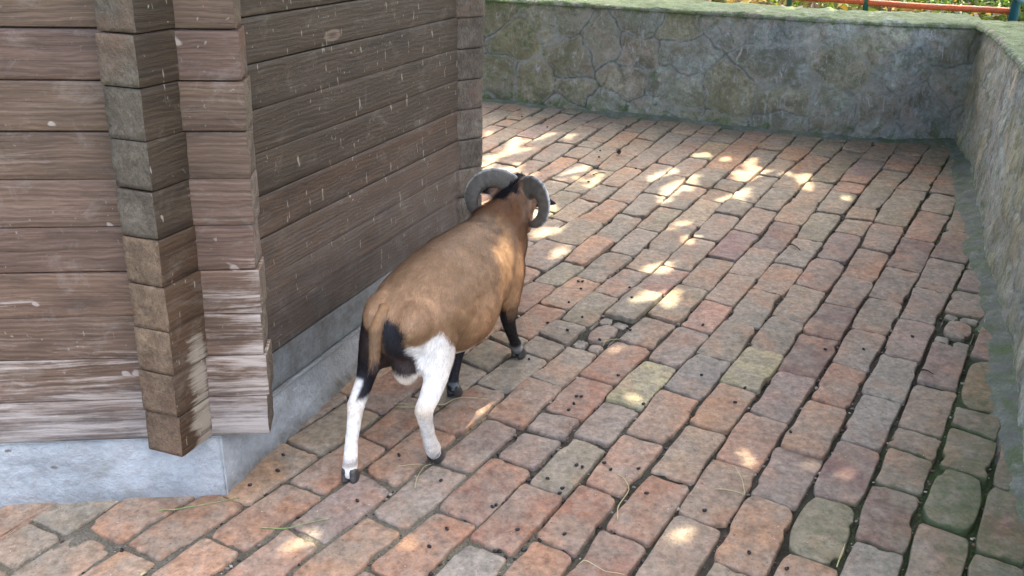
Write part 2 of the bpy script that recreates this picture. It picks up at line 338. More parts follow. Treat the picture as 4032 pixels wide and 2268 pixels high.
BL, RJ = [[[[1.985,-0.002],[2.172,0.004],[2.47,-0.001],[2.701,0.002]],[[1.892,-0.119],[2.107,-0.13],[2.287,-0.128],[2.517,-0.128],[2.799,-0.132],[3.047,-0.141],[3.196,-0.133]],[[1.851,-0.238],[2.105,-0.253],[2.361,-0.251],[2.626,-0.253],[2.922,-0.254],[3.108,-0.256],[3.297,-0.259],[3.511,-0.253],[3.721,-0.243]],[[1.739,-0.368],[1.983,-0.378],[2.243,-0.367],[2.451,-0.379],[2.659,-0.376],[2.86,-0.374],[3.068,-0.378],[3.322,-0.378],[3.543,-0.38],[3.777,-0.38],[4.085,-0.378],[4.305,-0.379]],[[1.653,-0.495],[1.865,-0.501],[2.11,-0.505],[2.353,-0.499],[2.535,-0.495],[2.758,-0.499],[2.987,-0.502],[3.251,-0.505],[3.448,-0.5],[3.671,-0.505],[3.895,-0.507],[4.138,-0.508],[4.336,-0.509],[4.505,-0.51],[4.714,-0.516],[4.938,-0.51]],[[1.609,-0.624],[1.8,-0.628],[2.112,-0.629],[2.383,-0.623],[2.652,-0.623],[2.867,-0.624],[3.007,-0.621],[3.17,-0.624],[3.339,-0.626],[3.54,-0.629],[3.814,-0.638],[4.03,-0.648],[4.311,-0.646],[4.54,-0.628],[4.71,-0.631],[4.91,-0.628],[5.106,-0.627]],[[1.534,-0.755],[1.759,-0.757],[1.944,-0.747],[2.074,-0.75],[2.333,-0.749],[2.599,-0.744],[2.846,-0.748],[3.101,-0.751],[3.396,-0.752],[3.706,-0.753],[3.991,-0.759],[4.35,-0.764],[4.637,-0.755],[4.85,-0.76],[5.047,-0.758]],[[1.468,-0.879],[1.656,-0.875],[1.862,-0.873],[2.11,-0.879],[2.43,-0.878],[2.641,-0.87],[2.858,-0.866],[3.101,-0.869],[3.361,-0.873],[3.62,-0.872],[3.836,-0.875],[4.104,-0.885],[4.402,-0.894],[4.661,-0.885],[4.853,-0.874],[5.016,-0.873]],[[1.37,-1.007],[1.54,-1.001],[1.709,-0.994],[1.894,-0.991],[2.082,-0.996],[2.295,-0.998],[2.453,-0.99],[2.641,-0.987],[2.819,-0.981],[3.151,-0.986],[3.42,-0.988],[3.636,-0.99],[3.889,-1.004],[4.098,-1.012],[4.341,-1.012],[4.66,-1.003],[4.929,-0.996]],[[1.31,-1.147],[1.52,-1.13],[1.724,-1.123],[1.974,-1.116],[2.183,-1.122],[2.391,-1.117],[2.668,-1.11],[2.848,-1.11],[3.049,-1.101],[3.23,-1.103],[3.527,-1.109],[3.781,-1.12],[4.06,-1.127],[4.342,-1.128],[4.539,-1.122],[4.712,-1.12],[4.93,-1.122]],[[1.206,-1.279],[1.416,-1.257],[1.601,-1.248],[1.761,-1.238],[1.94,-1.242],[2.172,-1.243],[2.377,-1.227],[2.592,-1.226],[2.811,-1.234],[3.013,-1.219],[3.281,-1.222],[3.474,-1.227],[3.695,-1.234],[4.019,-1.245],[4.313,-1.231],[4.678,-1.239],[4.915,-1.246]],[[1.17,-1.409],[1.351,-1.389],[1.544,-1.375],[1.839,-1.367],[2.577,-1.341],[2.843,-1.337],[3.074,-1.332],[3.594,-1.352],[3.841,-1.355],[4.149,-1.352],[4.401,-1.356],[4.605,-1.362],[4.854,-1.368]],[[1.064,-1.547],[1.238,-1.527],[1.439,-1.511],[1.682,-1.488],[1.888,-1.485],[2.514,-1.462],[2.693,-1.456],[2.907,-1.45],[3.05,-1.444],[3.614,-1.463],[3.749,-1.47],[4.037,-1.488],[4.301,-1.486],[4.64,-1.491],[4.911,-1.505]],[[0.974,-1.673],[1.153,-1.667],[2.718,-1.564],[2.931,-1.551],[3.54,-1.577],[3.819,-1.602],[4.084,-1.604],[4.17,-1.597],[4.404,-1.601],[4.869,-1.63]],[[0.949,-1.807],[1.103,-1.8],[3.626,-1.695],[3.83,-1.705],[4.035,-1.708],[4.278,-1.708],[4.556,-1.723]],[[0.974,-1.948],[3.424,-1.798],[3.642,-1.804],[3.869,-1.807],[4.158,-1.818],[4.445,-1.835],[4.728,-1.852],[4.891,-1.865]],[[3.728,-1.92],[4.02,-1.925],[4.31,-1.937],[4.508,-1.952],[4.771,-1.969]],[[3.799,-2.033],[3.989,-2.036],[4.26,-2.048],[4.577,-2.069],[4.787,-2.073]],[[3.865,-2.133],[4.114,-2.147],[4.354,-2.162],[4.652,-2.186],[4.813,-2.18]],[[3.777,-2.237],[4.01,-2.262],[4.328,-2.288],[4.616,-2.291],[4.766,-2.292]],[[3.961,-2.37],[4.159,-2.388],[4.424,-2.401],[4.679,-2.41]],[[3.926,-2.491],[4.148,-2.501],[4.428,-2.509],[4.726,-2.517]],[[4.141,-2.62],[4.388,-2.621],[4.586,-2.617],[4.738,-2.625]],[[4.316,-2.715],[4.534,-2.72],[4.793,-2.764]],[[4.527,-2.844],[4.745,-2.879]]],[[2.071,2.319,2.648,2.948],[1.922,2.169,2.446,2.717,2.996,3.237,3.635],[1.803,2.046,2.307,2.576,2.841,3.112,3.381,3.674,4.001],[1.684,1.956,2.197,2.464,2.704,2.961,3.227,3.516,3.827,4.164,4.429,4.706],[1.8,2.059,2.308,2.574,2.842,3.347,3.649,3.935,4.287,4.815],[1.659,1.92,2.174,2.918,3.183,3.468,3.756,4.071,4.367,4.911],[1.546,1.786,2.299,2.553,2.807,3.611,3.936,4.224],[1.465,1.709,1.958,2.166,2.436,2.693,2.907,3.168,3.436,3.731,4.05,4.322,4.588],[1.521,1.775,2.033,2.25,2.5,2.703,3.852,4.124,4.401,4.685],[1.417,1.672,1.921,2.162,2.39,2.632,2.88,3.108,3.71,3.99,4.537],[1.538,1.803,2.529,2.781,3.013,3.219,3.528,4.127,4.382,4.645],[1.168,1.416,1.668,2.6,2.857,3.661,3.965,4.231,4.506],[1.051,1.291,1.542,2.745,2.946,3.777,4.055,4.335,4.631],[3.626,3.898,4.176,4.48],[3.567,3.78,4.063,4.37,4.678],[3.621,3.965,4.224,4.483,4.764],[3.719,3.992,4.288,4.589],[3.781,4.049,4.226,4.338,4.678],[3.929,4.232,4.531],[3.795,4.089,4.386,4.647],[3.926,4.216,4.466],[4.059,4.314,4.572],[4.326,4.463],[4.333,4.6]]]
def vat(i, u):
    b = BL[i]; us = [p[0] for p in b]; vs = [p[1] for p in b]
    if u < us[0]: return vs[0]
    return float(np.interp(u, us, vs))
# palette (albedo)
PAL_ = {'red': (.25, .125, .080), 'orange': (.32, .185, .115), 'tan': (.27, .21, .145), 'grey': (.215, .190, .145), 'mauve': (.225, .172, .140), 'purple': (.16, .095, .085), 'bluegrey': (.225, .220, .195), 'yellow': (.34, .32, .185), 'olive': (.195, .172, .12)}
_m = np.array((.235, .190, .142)); PAL = {k: tuple((np.array(v) * .72 + _m * .28) * np.array((1.0, .955, .90))) for k, v in PAL_.items()}
def zone(P):
    x, y = P; r = random.random()
    if y > 3.6: w_ = dict(tan=4, grey=2, orange=1.0, mauve=.8, olive=1.6)
    elif y > 2.5: w_ = dict(tan=3, grey=3, orange=1.2, mauve=2.2, purple=.6, olive=.8)
    else: w_ = dict(orange=3, mauve=1.6, tan=1.8, grey=1, purple=.5, red=.8)
    if x < .35 and y < 2.4: w_ = dict(red=6, orange=2.2, grey=.7, mauve=1.5, olive=.8)
    elif x < .55 and y < 3.2: w_ = dict(red=1.4, orange=1.6, olive=2.0, grey=2.4, mauve=1.0, tan=1)
    if x > .75 + .25 * (y - 1.6) and y < 3.4: w_ = dict(mauve=4, bluegrey=2.2, purple=1.6, grey=1, orange=.6)
    k = list(w_); t = random.random() * sum(w_.values())
    for n_ in k:
        t -= w_[n_]
        if t <= 0: break
    return np.array(PAL[n_])
OVR = []   # (x, y, colour, height, moss)
for D, cn, dz, ms in (((1610, 965), 'yellow', .0, 0), ((1880, 920), 'yellow', 0, 0), ((2090, 815), 'purple', 0, 0), ((1955, 590), 'purple', 0, 0), ((1780, 790), 'orange', 0, 0), ((1670, 740), 'olive', 0, 0),
                      ((2190, 1180), 'purple', 0, 0), ((2240, 1310), 'purple', 0, 0), ((2070, 1330), 'grey', -.004, .42), ((2290, 1145), 'mauve', 0, .12), ((2480, 990), 'orange', 0, .55), ((2410, 1290), 'olive', 0, .35),
                      ((2440, 1110), 'mauve', 0, .15), ((1250, 1260), 'red', 0, 0), ((1150, 1240), 'red', 0, 0), ((700, 1400), 'red', 0, 0), ((1430, 1190), 'olive', 0, 0), ((1520, 1240), 'olive', 0, 0), ((1900, 1360), 'orange', 0, 0), ((1840, 1040), 'orange', 0, 0),
                      ((2190, 1050), 'bluegrey', 0, 0), ((1760, 925), 'bluegrey', 0, 0), ((1640, 830), 'grey', 0, 0), ((820, 1100), 'olive', 0, 0), ((1430, 860), 'grey', 0, 0), ((1420, 920), 'grey', 0, 0), ((1690, 960), 'bluegrey', 0, 0), ((1700, 1050), 'orange', 0, 0), ((1500, 1330), 'red', 0, 0), ((1330, 1390), 'red', 0, 0), ((1220, 1410), 'bluegrey', 0, 0)):
    px = (D[0] * 1.5652 - 2016); py = (D[1] * 1.5652 - 1134)
    d = FW * 3850 + RT * px - UP * py; t = -1.5 / d.z; OVR.append((d.x * t, d.y * t, cn, dz, ms))
def superell(n, r):
    """unit rounded square outline, n points"""
    out = []
    for k in range(n):
        t = 4 * (k + .5) / n; sdn = int(t) % 4; f = (t - int(t)) * 2 - 1
        x, y = ((1, f), (-f, 1), (-1, -f), (f, -1))[sdn]; q = (abs(x) ** r + abs(y) ** r) ** (1 / r); out.append((x / q, y / q))
    return out
bricks = MB(); bmoss = []; NB = 44
def add_brick(cs, seed, colour, zoff, ms, gap=.0055, rnd=9.0, dome=0.0):
    """cs: four corners (u,v) of the cell, ordered (u0,v0),(u1,v0),(u1,v1),(u0,v1)"""
    cs = np.array(cs, float); base = np.array(superell(NB, rnd)) * .5 + .5
    lu = np.linalg.norm(cs[1] - cs[0]); lv = np.linalg.norm(cs[3] - cs[0])
    def bil(p): a, b = p[:, :1], p[:, 1:]; return cs[0] * (1 - a) * (1 - b) + cs[1] * a * (1 - b) + cs[2] * a * b + cs[3] * (1 - a) * b
    rings = []; ph = rng.random(2) * 50; vgap = rng.uniform(0, .0018)
    tilt = rng.normal(0, .012, 2); hz = zoff + rng.normal(0, .0022)
    ang = np.linspace(0, 2 * math.pi, NB, endpoint=False)
    wob = (fbm(np.stack([np.cos(ang) * 1.7 + ph[0], np.sin(ang) * 1.7 + ph[1]], 1), 4, seed) - .5)
    wob2 = (vnoise(np.stack([ang * 3.2 + ph[1], ang * 0 + ph[0]], 1), seed + 5) - .5)
    chip = np.where(vnoise(np.stack([ang * 1.9 + ph[0] * 3, ang * 0 + 1], 1), seed + 9) > .86, .006, 0)
    for inset, z in ((0.0, -.045), (.0004, -.008), (.0015, -.003), (.0028, -.0007), (.0055, 0), (-.72, .0004), (-.38, .0005)):
        ins = gap + inset + wob * .0095 + wob2 * .0055 + (chip if inset < .01 else chip * .5)
        sc_ = np.stack([1 - 2 * ins / lu, 1 - 2 * (ins + vgap) / lv], 1)
        p = (base - .5) * np.clip(sc_, .05, 1) + .5
        if inset < 0: p = (plast - .5) * -inset + .5
        else: plast = p
        uvp = bil(p); rings.append((uvp, z))
    ctr = cs.mean(0); vs = []; mo = []
    for uvp, z in rings:
        rel = uvp - ctr; zz = z + hz + rel @ tilt
        if z > -.03: zz = zz + (fbm(uvp * 22, 3, 3) - .5) * .0042 * (1 if z > -.002 else .6) - dome * ((rel[:, 0] / lu) ** 2 + (rel[:, 1] / lv) ** 2)
        P = np.stack([uvp[:, 0] * DR[0] + uvp[:, 1] * DN[0], uvp[:, 0] * DR[1] + uvp[:, 1] * DN[1], zz], 1); vs.append(P)
        edge = .35 if z < -.004 else (.18 if z < -.0008 else 0)
        m_ = moss_at(P); mo.append(np.clip(np.where(m_ > .04, m_ * .55 + edge * np.minimum(1, m_ * 3), 0) + ms * .55 + edge * 2.6 * ms, 0, 1))
    vs = np.concatenate(vs); c0 = np.append(np.array([ctr[0] * DR[0] + ctr[1] * DN[0], ctr[0] * DR[1] + ctr[1] * DN[1]]), hz + .0005 + (fbm(ctr[None] * 22, 3, 3)[0] - .5) * .0042)
    vs = np.vstack([vs, c0]); R = len(rings); fs = []
    for i in range(R - 1):
        for j in range(NB): fs.append((i * NB + j, i * NB + (j + 1) % NB, (i + 1) * NB + (j + 1) % NB, (i + 1) * NB + j))
    for j in range(NB): fs.append(((R - 1) * NB + j, (R - 1) * NB + (j + 1) % NB, R * NB))
    edgec = np.concatenate([np.full(NB, .3), np.full(NB, .55), np.full(NB, .8), np.full(NB, .92), np.ones(NB * 3 + 1)])
    bricks.add(vs, fs, np.asarray(colour)[None] * (.55 + .45 * edgec[:, None])); bmoss.append(np.append(np.concatenate(mo), ms))
HX = [CI + SD * .0, CI + SD * 1.41]; hut_c = CI + SD * .7 - unit(np.cross(SD, V)) * 1.15
def inside_hut(P):   # inside the plinth outline, with some margin
    n1 = np.cross(FD, V)[:2]; n2 = np.cross(SD, V)[:2]
    return ((P - CI[:2]) @ (-n1)) > .06 and ((P - CI[:2]) @ n2) < -.06 and P @ DR < (CI[:2] + SD[:2] * 1.4) @ DR + .15 - .0 and (P[1] < 3.15 + (P[0] + .2) * -1.25)
seed = 100
RUB = []
for D in ((1520, 838), (2412, 822)):
    d = FW * 3850 + RT * (D[0] * 1.5652 - 2016) - UP * (D[1] * 1.5652 - 1134); t = -1.5 / d.z; RUB.append((d.x * t, d.y * t))
def row_bricks(i, jl, umin, umax, prevu):
    global seed
    js = [j for j in jl]
    if not js: js = [2.0 + .127 * (i % 2)]
    full = [js[0]]
    for a in js[1:]:
        g_ = a - full[-1]; n_ = max(1, round(g_ / .262)) if g_ > .36 else 1
        s0 = full[-1]
        for k in range(1, n_ + 1): full.append(s0 + g_ * k / n_)
    while full[0] > umin: full.insert(0, full[0] - .257 + random.uniform(-.008, .008))
    while full[-1] < umax: full.append(full[-1] + .26 + random.uniform(-.012, .012))
    for a, b in zip(full[:-1], full[1:]):
        seed += 1; um = (a + b) / 2; va0, va1 = vat(i, a), vat(i, b); vb0, vb1 = vat(i + 1, a), vat(i + 1, b)
        P = xy(um, (va0 + vb0) / 2)
        if P[1] > 7 or P[0] < -2.2 or inside_hut(P): continue
        if P[1] < .1: continue
        # off the paving: behind the walls
        wx = np.interp(P[1], [p[1] for p in RW[::-1]], [p[0] for p in RW[::-1]]); wy = np.interp(P[0], [p[0] for p in BW], [p[1] for p in BW])
        if P[0] > wx + .06 or P[1] > wy + .08: continue
        col = zone(P); dz = 0; ms = 0; skew = random.uniform(-.006, .006)
        for ox, oy, cn, oz, om in OVR:
            d = np.array([ox, oy]) - P; du, dv = d @ DR, d @ DN
            if abs(du) < (b - a) / 2 and abs(dv) < .06: col = np.array(PAL[cn]); dz = oz; ms = om
        col = col * random.uniform(.86, 1.14) * np.array([1, random.uniform(.96, 1.04), random.uniform(.93, 1.07)])
        far = sstep(1.6, 2.6, np.array([P[1]]))[0]
        gp = random.uniform(.0002, .0026) + (.0030 * (P[0] > .9) * (P[1] < 2.6)) + (.003 if (P[0] < .4 and P[1] < 2.3) else 0)
        rn = random.choice([8, 12, 18, 26, 40]) if ms < .3 else 4.0
        lw = random.random()
        cells = [[(a, va0), (b, va1), (b, vb1), (a, vb0)]]
        rub = any(abs((np.array(q_) - P) @ DR) < (b - a) / 2 and abs((np.array(q_) - P) @ DN) < .06 for q_ in RUB)
        broken = (lw < .05) and not rub
        if broken:   # a cracked brick: two pieces with a slanting crack
            k = random.uniform(.35, .65); k2 = k + random.uniform(-.12, .12)
            cells = [[(a, va0), (a + (b - a) * k, va0), (a + (b - a) * k2, vb0), (a, vb0)], [(a + (b - a) * k + .003, va0), (b, va1), (b, vb1), (a + (b - a) * k2 + .003, vb0)]]
        if rub:      # a broken brick: a worn round core with mortar crumbs set round it
            cu, cv = um, (va0 + va1 + vb0 + vb1) / 4; hu, hv = (b - a) * .5, abs(va0 - vb0) * .5
            q4 = lambda x0, x1, y0, y1: [(cu + x0 * hu, cv + y1 * hv), (cu + x1 * hu, cv + y1 * hv), (cu + x1 * hu, cv + y0 * hv), (cu + x0 * hu, cv + y0 * hv)]
            add_brick(q4(-.52, .56, -.72, .78), seed + 1, PAL['mauve'], .001, .0, gap=.001, rnd=2.6, dome=.003)
            for qi, (x0, x1, y0, y1) in enumerate(((-.98, -.55, -.9, -.1), (-.98, -.52, .0, .92), (.56, .98, -.92, -.15), (.58, .97, -.1, .9), (-.5, .1, .78, .99), (.1, .6, -.99, -.76))):
                add_brick(q4(x0, x1, y0, y1), seed + 20 + qi, PAL['bluegrey'], -.004, .1, gap=.001, rnd=4, dome=.002)
            continue
        for ci, cc in enumerate(cells):
            cc = [(p[0] + (skew if q in (1, 2) else -skew) * (0), p[1]) for q, p in enumerate(cc)]
            cc = [(p[0] + random.uniform(-.006, .006), p[1] + random.uniform(-.003, .003)) for p in cc]
            add_brick(cc, seed + ci * 7, col, dz, ms, gap=gp, rnd=rn, dome=.006 if ms > .4 else .0015 if rn < 6 else 0)
# one more boundary on the right: bricks between row z and the wall, lower right corner
BL.insert(0, [[1.0, .155], [1.35, .145], [1.7, .128], [2.1, .115], [2.6, .10], [3.5, .10]]); RJ.insert(0, [1.62, 1.84, 2.02, 2.3])
BL.insert(0, [[1.0, .30], [1.7, .25], [2.6, .22]]); RJ.insert(0, [1.52, 1.73, 1.99])
BL.append([[2.9, BL[-1][-1][1] - .125], [3.3, BL[-1][-1][1] - .125]]); RJ.append([4.1])
for i in range(len(BL) - 1):
    row_bricks(i, RJ[i], -.3, 5.6, None)
pav = bricks.build('brick_paving', M_BRICK, attrs={'moss': np.concatenate(bmoss)}); pav['kind'] = 'structure'

# soil and grit in the joints, one fine sheet just under the brick faces
def soilfn(a, b):
    x = -2.3 + a * 5.2; y = -.1 + b * 6.3
    p = np.stack([x, y], 1); z = -.0120 + (fbm(p * 9, 4, 11) - .5) * .016 + (fbm(p * 60, 2, 12) - .5) * .006
    leftfill = sstep(.55, -.2, x) * sstep(2.7, 2.0, y) * .0035
    dip = sstep(.45, .2, poly_dist(p, RW)) * sstep(2.3, 1.8, y) * .012
    return np.stack([x, y, z + leftfill - dip], 1)
Pv, Fc = grid(420, 500, soilfn)
dry = np.clip(sstep(.7, -.1, Pv[:, 0]) * sstep(3.1, 2.0, Pv[:, 1]) * 1.1 * (fbm(Pv[:, :2] * 5, 3, 4) * 1.2) + .22 * fbm(Pv[:, :2] * 3, 3, 9), 0, 1)
soil = mesh('joint_soil', Pv, Fc, M_SOIL, attrs={'dry': dry, 'moss': np.clip(moss_at(Pv) * 1.5 + .12 * (fbm(Pv[:, :2] * 4, 3, 5) > .55), 0, 1)}); soil['kind'] = 'structure'

# grit and crumbs lying in the joints
_g = []
for i_ in range(2, len(BL) - 1):
    for _ in range(210):
        u_ = random.uniform(.9, 4.9); v_ = vat(i_, u_) + random.gauss(0, .0035); _g.append(xy(u_, v_))
_g = np.array(_g); _g = _g[(_g[:, 1] > 1.2)]; _tv, _tf = None, None
_bm = bmesh.new(); bmesh.ops.create_icosphere(_bm, subdivisions=1, radius=1); _tv = np.array([x.co[:] for x in _bm.verts]); _tf = np.array([[y.index for y in x.verts] for x in _bm.faces]); _bm.free()
_r = (rng.random(len(_g)) ** 3 * .0045 + .0012)[:, None, None]; _d = np.stack([_g[:, 0], _g[:, 1], np.full(len(_g), -.0075)], 1)[:, None]
_V = _d + _tv[None] * _r * rng.uniform(.6, 1.3, (len(_g), 12 if len(_tv) == 12 else len(_tv), 1)) * np.array([1.3, 1, .7])
_F = (np.arange(len(_g))[:, None, None] * len(_tv) + _tf[None]).reshape(-1, 3)
_c = np.array([(.05, .04, .03), (.16, .14, .11), (.30, .27, .22), (.10, .06, .045), (.03, .025, .02)])[rng.integers(0, 5, len(_g))]
GRIT = (_V.reshape(-1, 3), _F, np.repeat(_c, len(_tv), 0))

# mossy cement fillet where the paving meets the stone walls
def fillet(name, pl, wid, side, hwall, sd_):
    pl = [np.array(p) for p in pl]; seg = np.cumsum([0] + [np.linalg.norm(b - a) for a, b in zip(pl[:-1], pl[1:])]); n_ = int(seg[-1] / .012)
    t = np.linspace(0, seg[-1], n_); X = np.stack([np.interp(t, seg, [p[0] for p in pl]), np.interp(t, seg, [p[1] for p in pl])], 1)
    T = np.gradient(X, axis=0); T /= np.linalg.norm(T, axis=1)[:, None]; Nn = np.stack([T[:, 1], -T[:, 0]], 1) * side
    m = 12; vs = []
    wd = wid(t) * (.55 + .9 * fbm(np.stack([t * 7, t * 0], 1), 4, sd_)) + .02 * (fbm(np.stack([t * 40, t * 0], 1), 2, sd_ + 3) - .5)
    for k in range(m):
        f = k / (m - 1); d = -.03 + (wd + .03) * f
        z = hwall * (1 - f) ** 2.2 + .004 - .026 * max(0, f - .62) / .38 + (fbm(np.stack([X[:, 0] * 30 + k, X[:, 1] * 30], 1), 3, 8) - .5) * .006
        vs.append(np.concatenate([X + Nn * d[:, None], z[:, None]], 1))
    P = np.concatenate(vs); i = np.arange((n_ - 1) * (m - 1)); r = i // (n_ - 1); c_ = i % (n_ - 1); q = r * n_ + c_
    o = mesh(name, P, np.stack([q, q + 1, q + n_ + 1, q + n_], 1), M_CEM); o['kind'] = 'structure'
fillet('cement_kerb', RW, lambda t: .105 - .05 * sstep(2.3, 2.9, t), 1, .04, 21)
fillet('cement_kerb', BW, lambda t: .05 + 0 * t, 1, .03, 31)

# ------------------------------------------------------------------ stone walls
def wall_tint(Q, W_, k):
    f = sstep(.15, .9, Q[:, 0] / W_ + (fbm(Q * 2.2, 3, 77) - .5) * .5)[:, None] if k == 3 else .75
    return np.array([1.2, 1.08, .66]) * (1 - f) + np.array([1.0, 1.07, 1.02]) * f
def stone_wall(name, base, inner, htop_pt, thick, label, cat, batter, mossb, seed_, cell=.23):
    base = [np.array(p, float) for p in base]; seg = np.cumsum([0] + [np.linalg.norm(b - a) for a, b in zip(base[:-1], base[1:])])
    nS = int(seg[-1] / .0065); t = np.linspace(0, seg[-1], nS)
    bs = np.stack([np.interp(t, seg, [p[0] for p in base]), np.interp(t, seg, [p[1] for p in base])], 1)
    ker = np.ones(25) / 25; pad = np.pad(bs, ((12, 12), (0, 0)), 'edge'); bs = np.stack([np.convolve(pad[:, k], ker, 'valid') for k in (0, 1)], 1)
    T = np.gradient(bs, axis=0); T /= np.linalg.norm(T, axis=1)[:, None]; Nn = np.stack([T[:, 1], -T[:, 0]], 1) * inner   # towards the yard
    B3 = np.concatenate([bs, np.zeros((nS, 1))], 1); N3 = np.concatenate([Nn, np.zeros((nS, 1))], 1); N3 = N3 - (N3 @ V)[:, None] * V; 
    hh = ((np.array(htop_pt) - B3) @ V)                                  # height so that the top is level
    # profile: face up, rounded shoulder, top, back
    prof = [('f', k / 86) for k in range(-6, 84)] + [('r', k / 8 * math.pi / 2) for k in range(9)] + [('t', k / 40) for k in range(1, 41)] + [('b', k / 6) for k in range(1, 7)]
    vs = []; nrm = []; pp = []; topm = []; rr_ = .022
    for kind, f in prof:
        if kind == 'f': h = f * (hh - rr_) / (83 / 86); out = -batter * f; P = B3 + V * h[:, None] + N3 * out; n_ = N3; q = h; tm = np.zeros(nS)
        elif kind == 'r': P = B3 + V * (hh - rr_ + rr_ * math.sin(f))[:, None] - N3 * (rr_ - rr_ * math.cos(f)); n_ = N3 * math.cos(f) + V * math.sin(f); q = hh + rr_ * f; tm = np.full(nS, f / 1.57)
        elif kind == 't': P = B3 + V * hh[:, None] - N3 * (rr_ + f * (thick - rr_)); n_ = np.broadcast_to(V, (nS, 3)); q = hh + f * thick; tm = np.ones(nS)
        else: P = B3 + V * (hh * (1 - f) - .1 * f)[:, None] - N3 * thick; n_ = -N3; q = hh + thick + f * hh; tm = np.full(nS, .4)
        vs.append(P); nrm.append(n_); pp.append(np.stack([t, q], 1)); topm.append(tm)
    m = len(prof); P = np.concatenate(vs); Nv = np.concatenate(nrm); Q = np.concatenate(pp); TM = np.concatenate(topm)
    # voronoi stones
    r2 = np.random.default_rng(seed_); W_ = seg[-1]; Hh = hh.max() + thick + hh.max()
    gx = np.arange(-cell, W_ + cell, cell * 1.15); gy = np.arange(-cell, Hh + cell, cell * .8)
    pts = np.array([(x + r2.uniform(-.42, .42) * cell + (j % 2) * cell * .55, y + r2.uniform(-.32, .32) * cell) for j, y in enumerate(gy) for x in gx])
    Qw = Q + np.stack([(fbm(Q * 9, 3, seed_) - .5) * .075, (fbm(Q * 9, 3, seed_ + 7) - .5) * .075], 1)
    d1 = np.full(len(Q), 1e9); d2 = d1.copy(); id1 = np.zeros(len(Q), int)
    for k, p in enumerate(pts):
        d = np.hypot((Qw[:, 0] - p[0]) * .9, Qw[:, 1] - p[1]); c1 = d < d1; d2 = np.where(c1, d1, np.minimum(d2, d)); id1 = np.where(c1, k, id1); d1 = np.where(c1, d, d1)
    e = d2 - d1; line = sstep(.030, .012, e) * (1 - TM); crack = sstep(.0065, .0025, e) * (1 - TM) * sstep(.48, .54, fbm(Q * 4, 3, seed_ + 40))
    rnd = r2.random((len(pts), 4))
    bulge = sstep(0, .06, e) * (1 - TM)
    disp = bulge * .006 + line * .0035 - crack * .007 + (rnd[id1, 3] - .5) * .008 * sstep(.0, .03, e) * (1 - TM)
    disp = disp + (fbm(np.concatenate([Q * 11, Q[:, :1] * 0 + 3], 1), 5, seed_ + 60) - .5) * .026 + (fbm(Q * 55, 3, seed_ + 61) - .5) * .004
    disp = disp + TM * (fbm(Q * 9, 4, seed_ + 70) - .5) * .02
    P = P + Nv * disp[:, None]
    palet = np.array([(.17, .175, .155), (.20, .175, .145), (.155, .165, .16), (.185, .185, .165), (.175, .165, .125), (.16, .17, .165)])
    col = 1.8 * palet[(rnd[id1, 0] * len(palet)).astype(int)] * (.88 + .26 * rnd[id1, 1])[:, None]
    col = col * wall_tint(Q, W_, seed_) * (.45 + 1.1 * fbm(Q * 7, 5, seed_ + 90))[:, None]
    hrel = np.clip(np.concatenate([np.full(nS, 0.)] * 1), 0, 1)
    hfull = np.tile(hh, m); toth = Q[:, 1] / hfull
    moss = mossb(Q[:, 0] / W_, toth) + TM * .62 + .30 * sstep(.86, 1.0, toth) * (toth <= 1.02) + .22 * sstep(.16, 0, toth)
    i = np.arange((nS - 1) * (m - 1)); r = i // (nS - 1); c_ = i % (nS - 1); q = r * nS + c_
    fc = np.stack([q, q + 1, q + nS + 1, q + nS], 1)
    if inner < 0: fc = fc[:, ::-1]
    o = mesh(name, P, fc, M_STONE, cols=col, attrs={'line': line, 'crack': crack.astype(float), 'moss': moss})
    tag(o, label, cat); return o
TOP = (2.298, 4.84, .576)
stone_wall('stone_wall', [(-2.6, 6.62)] + BW[:-1] + [(2.36, 4.74)], 1, TOP, .52, 'low mossy crazy-stone wall across the back of the brick yard, greenish brown to blue grey', 'wall', .015,
           lambda s, h: .20 + .16 * sstep(.8, .35, s), 3)
stone_wall('stone_wall', [(2.30, 5.05)] + RW[1:], 1, TOP, .5, 'mossy stone wall running towards the viewer along the right edge of the yard', 'wall', .035,
           lambda s, h: .20 + .12 * sstep(.3, .8, s) + .15 * (s < .3) * sstep(.4, .0, h), 5, .2)

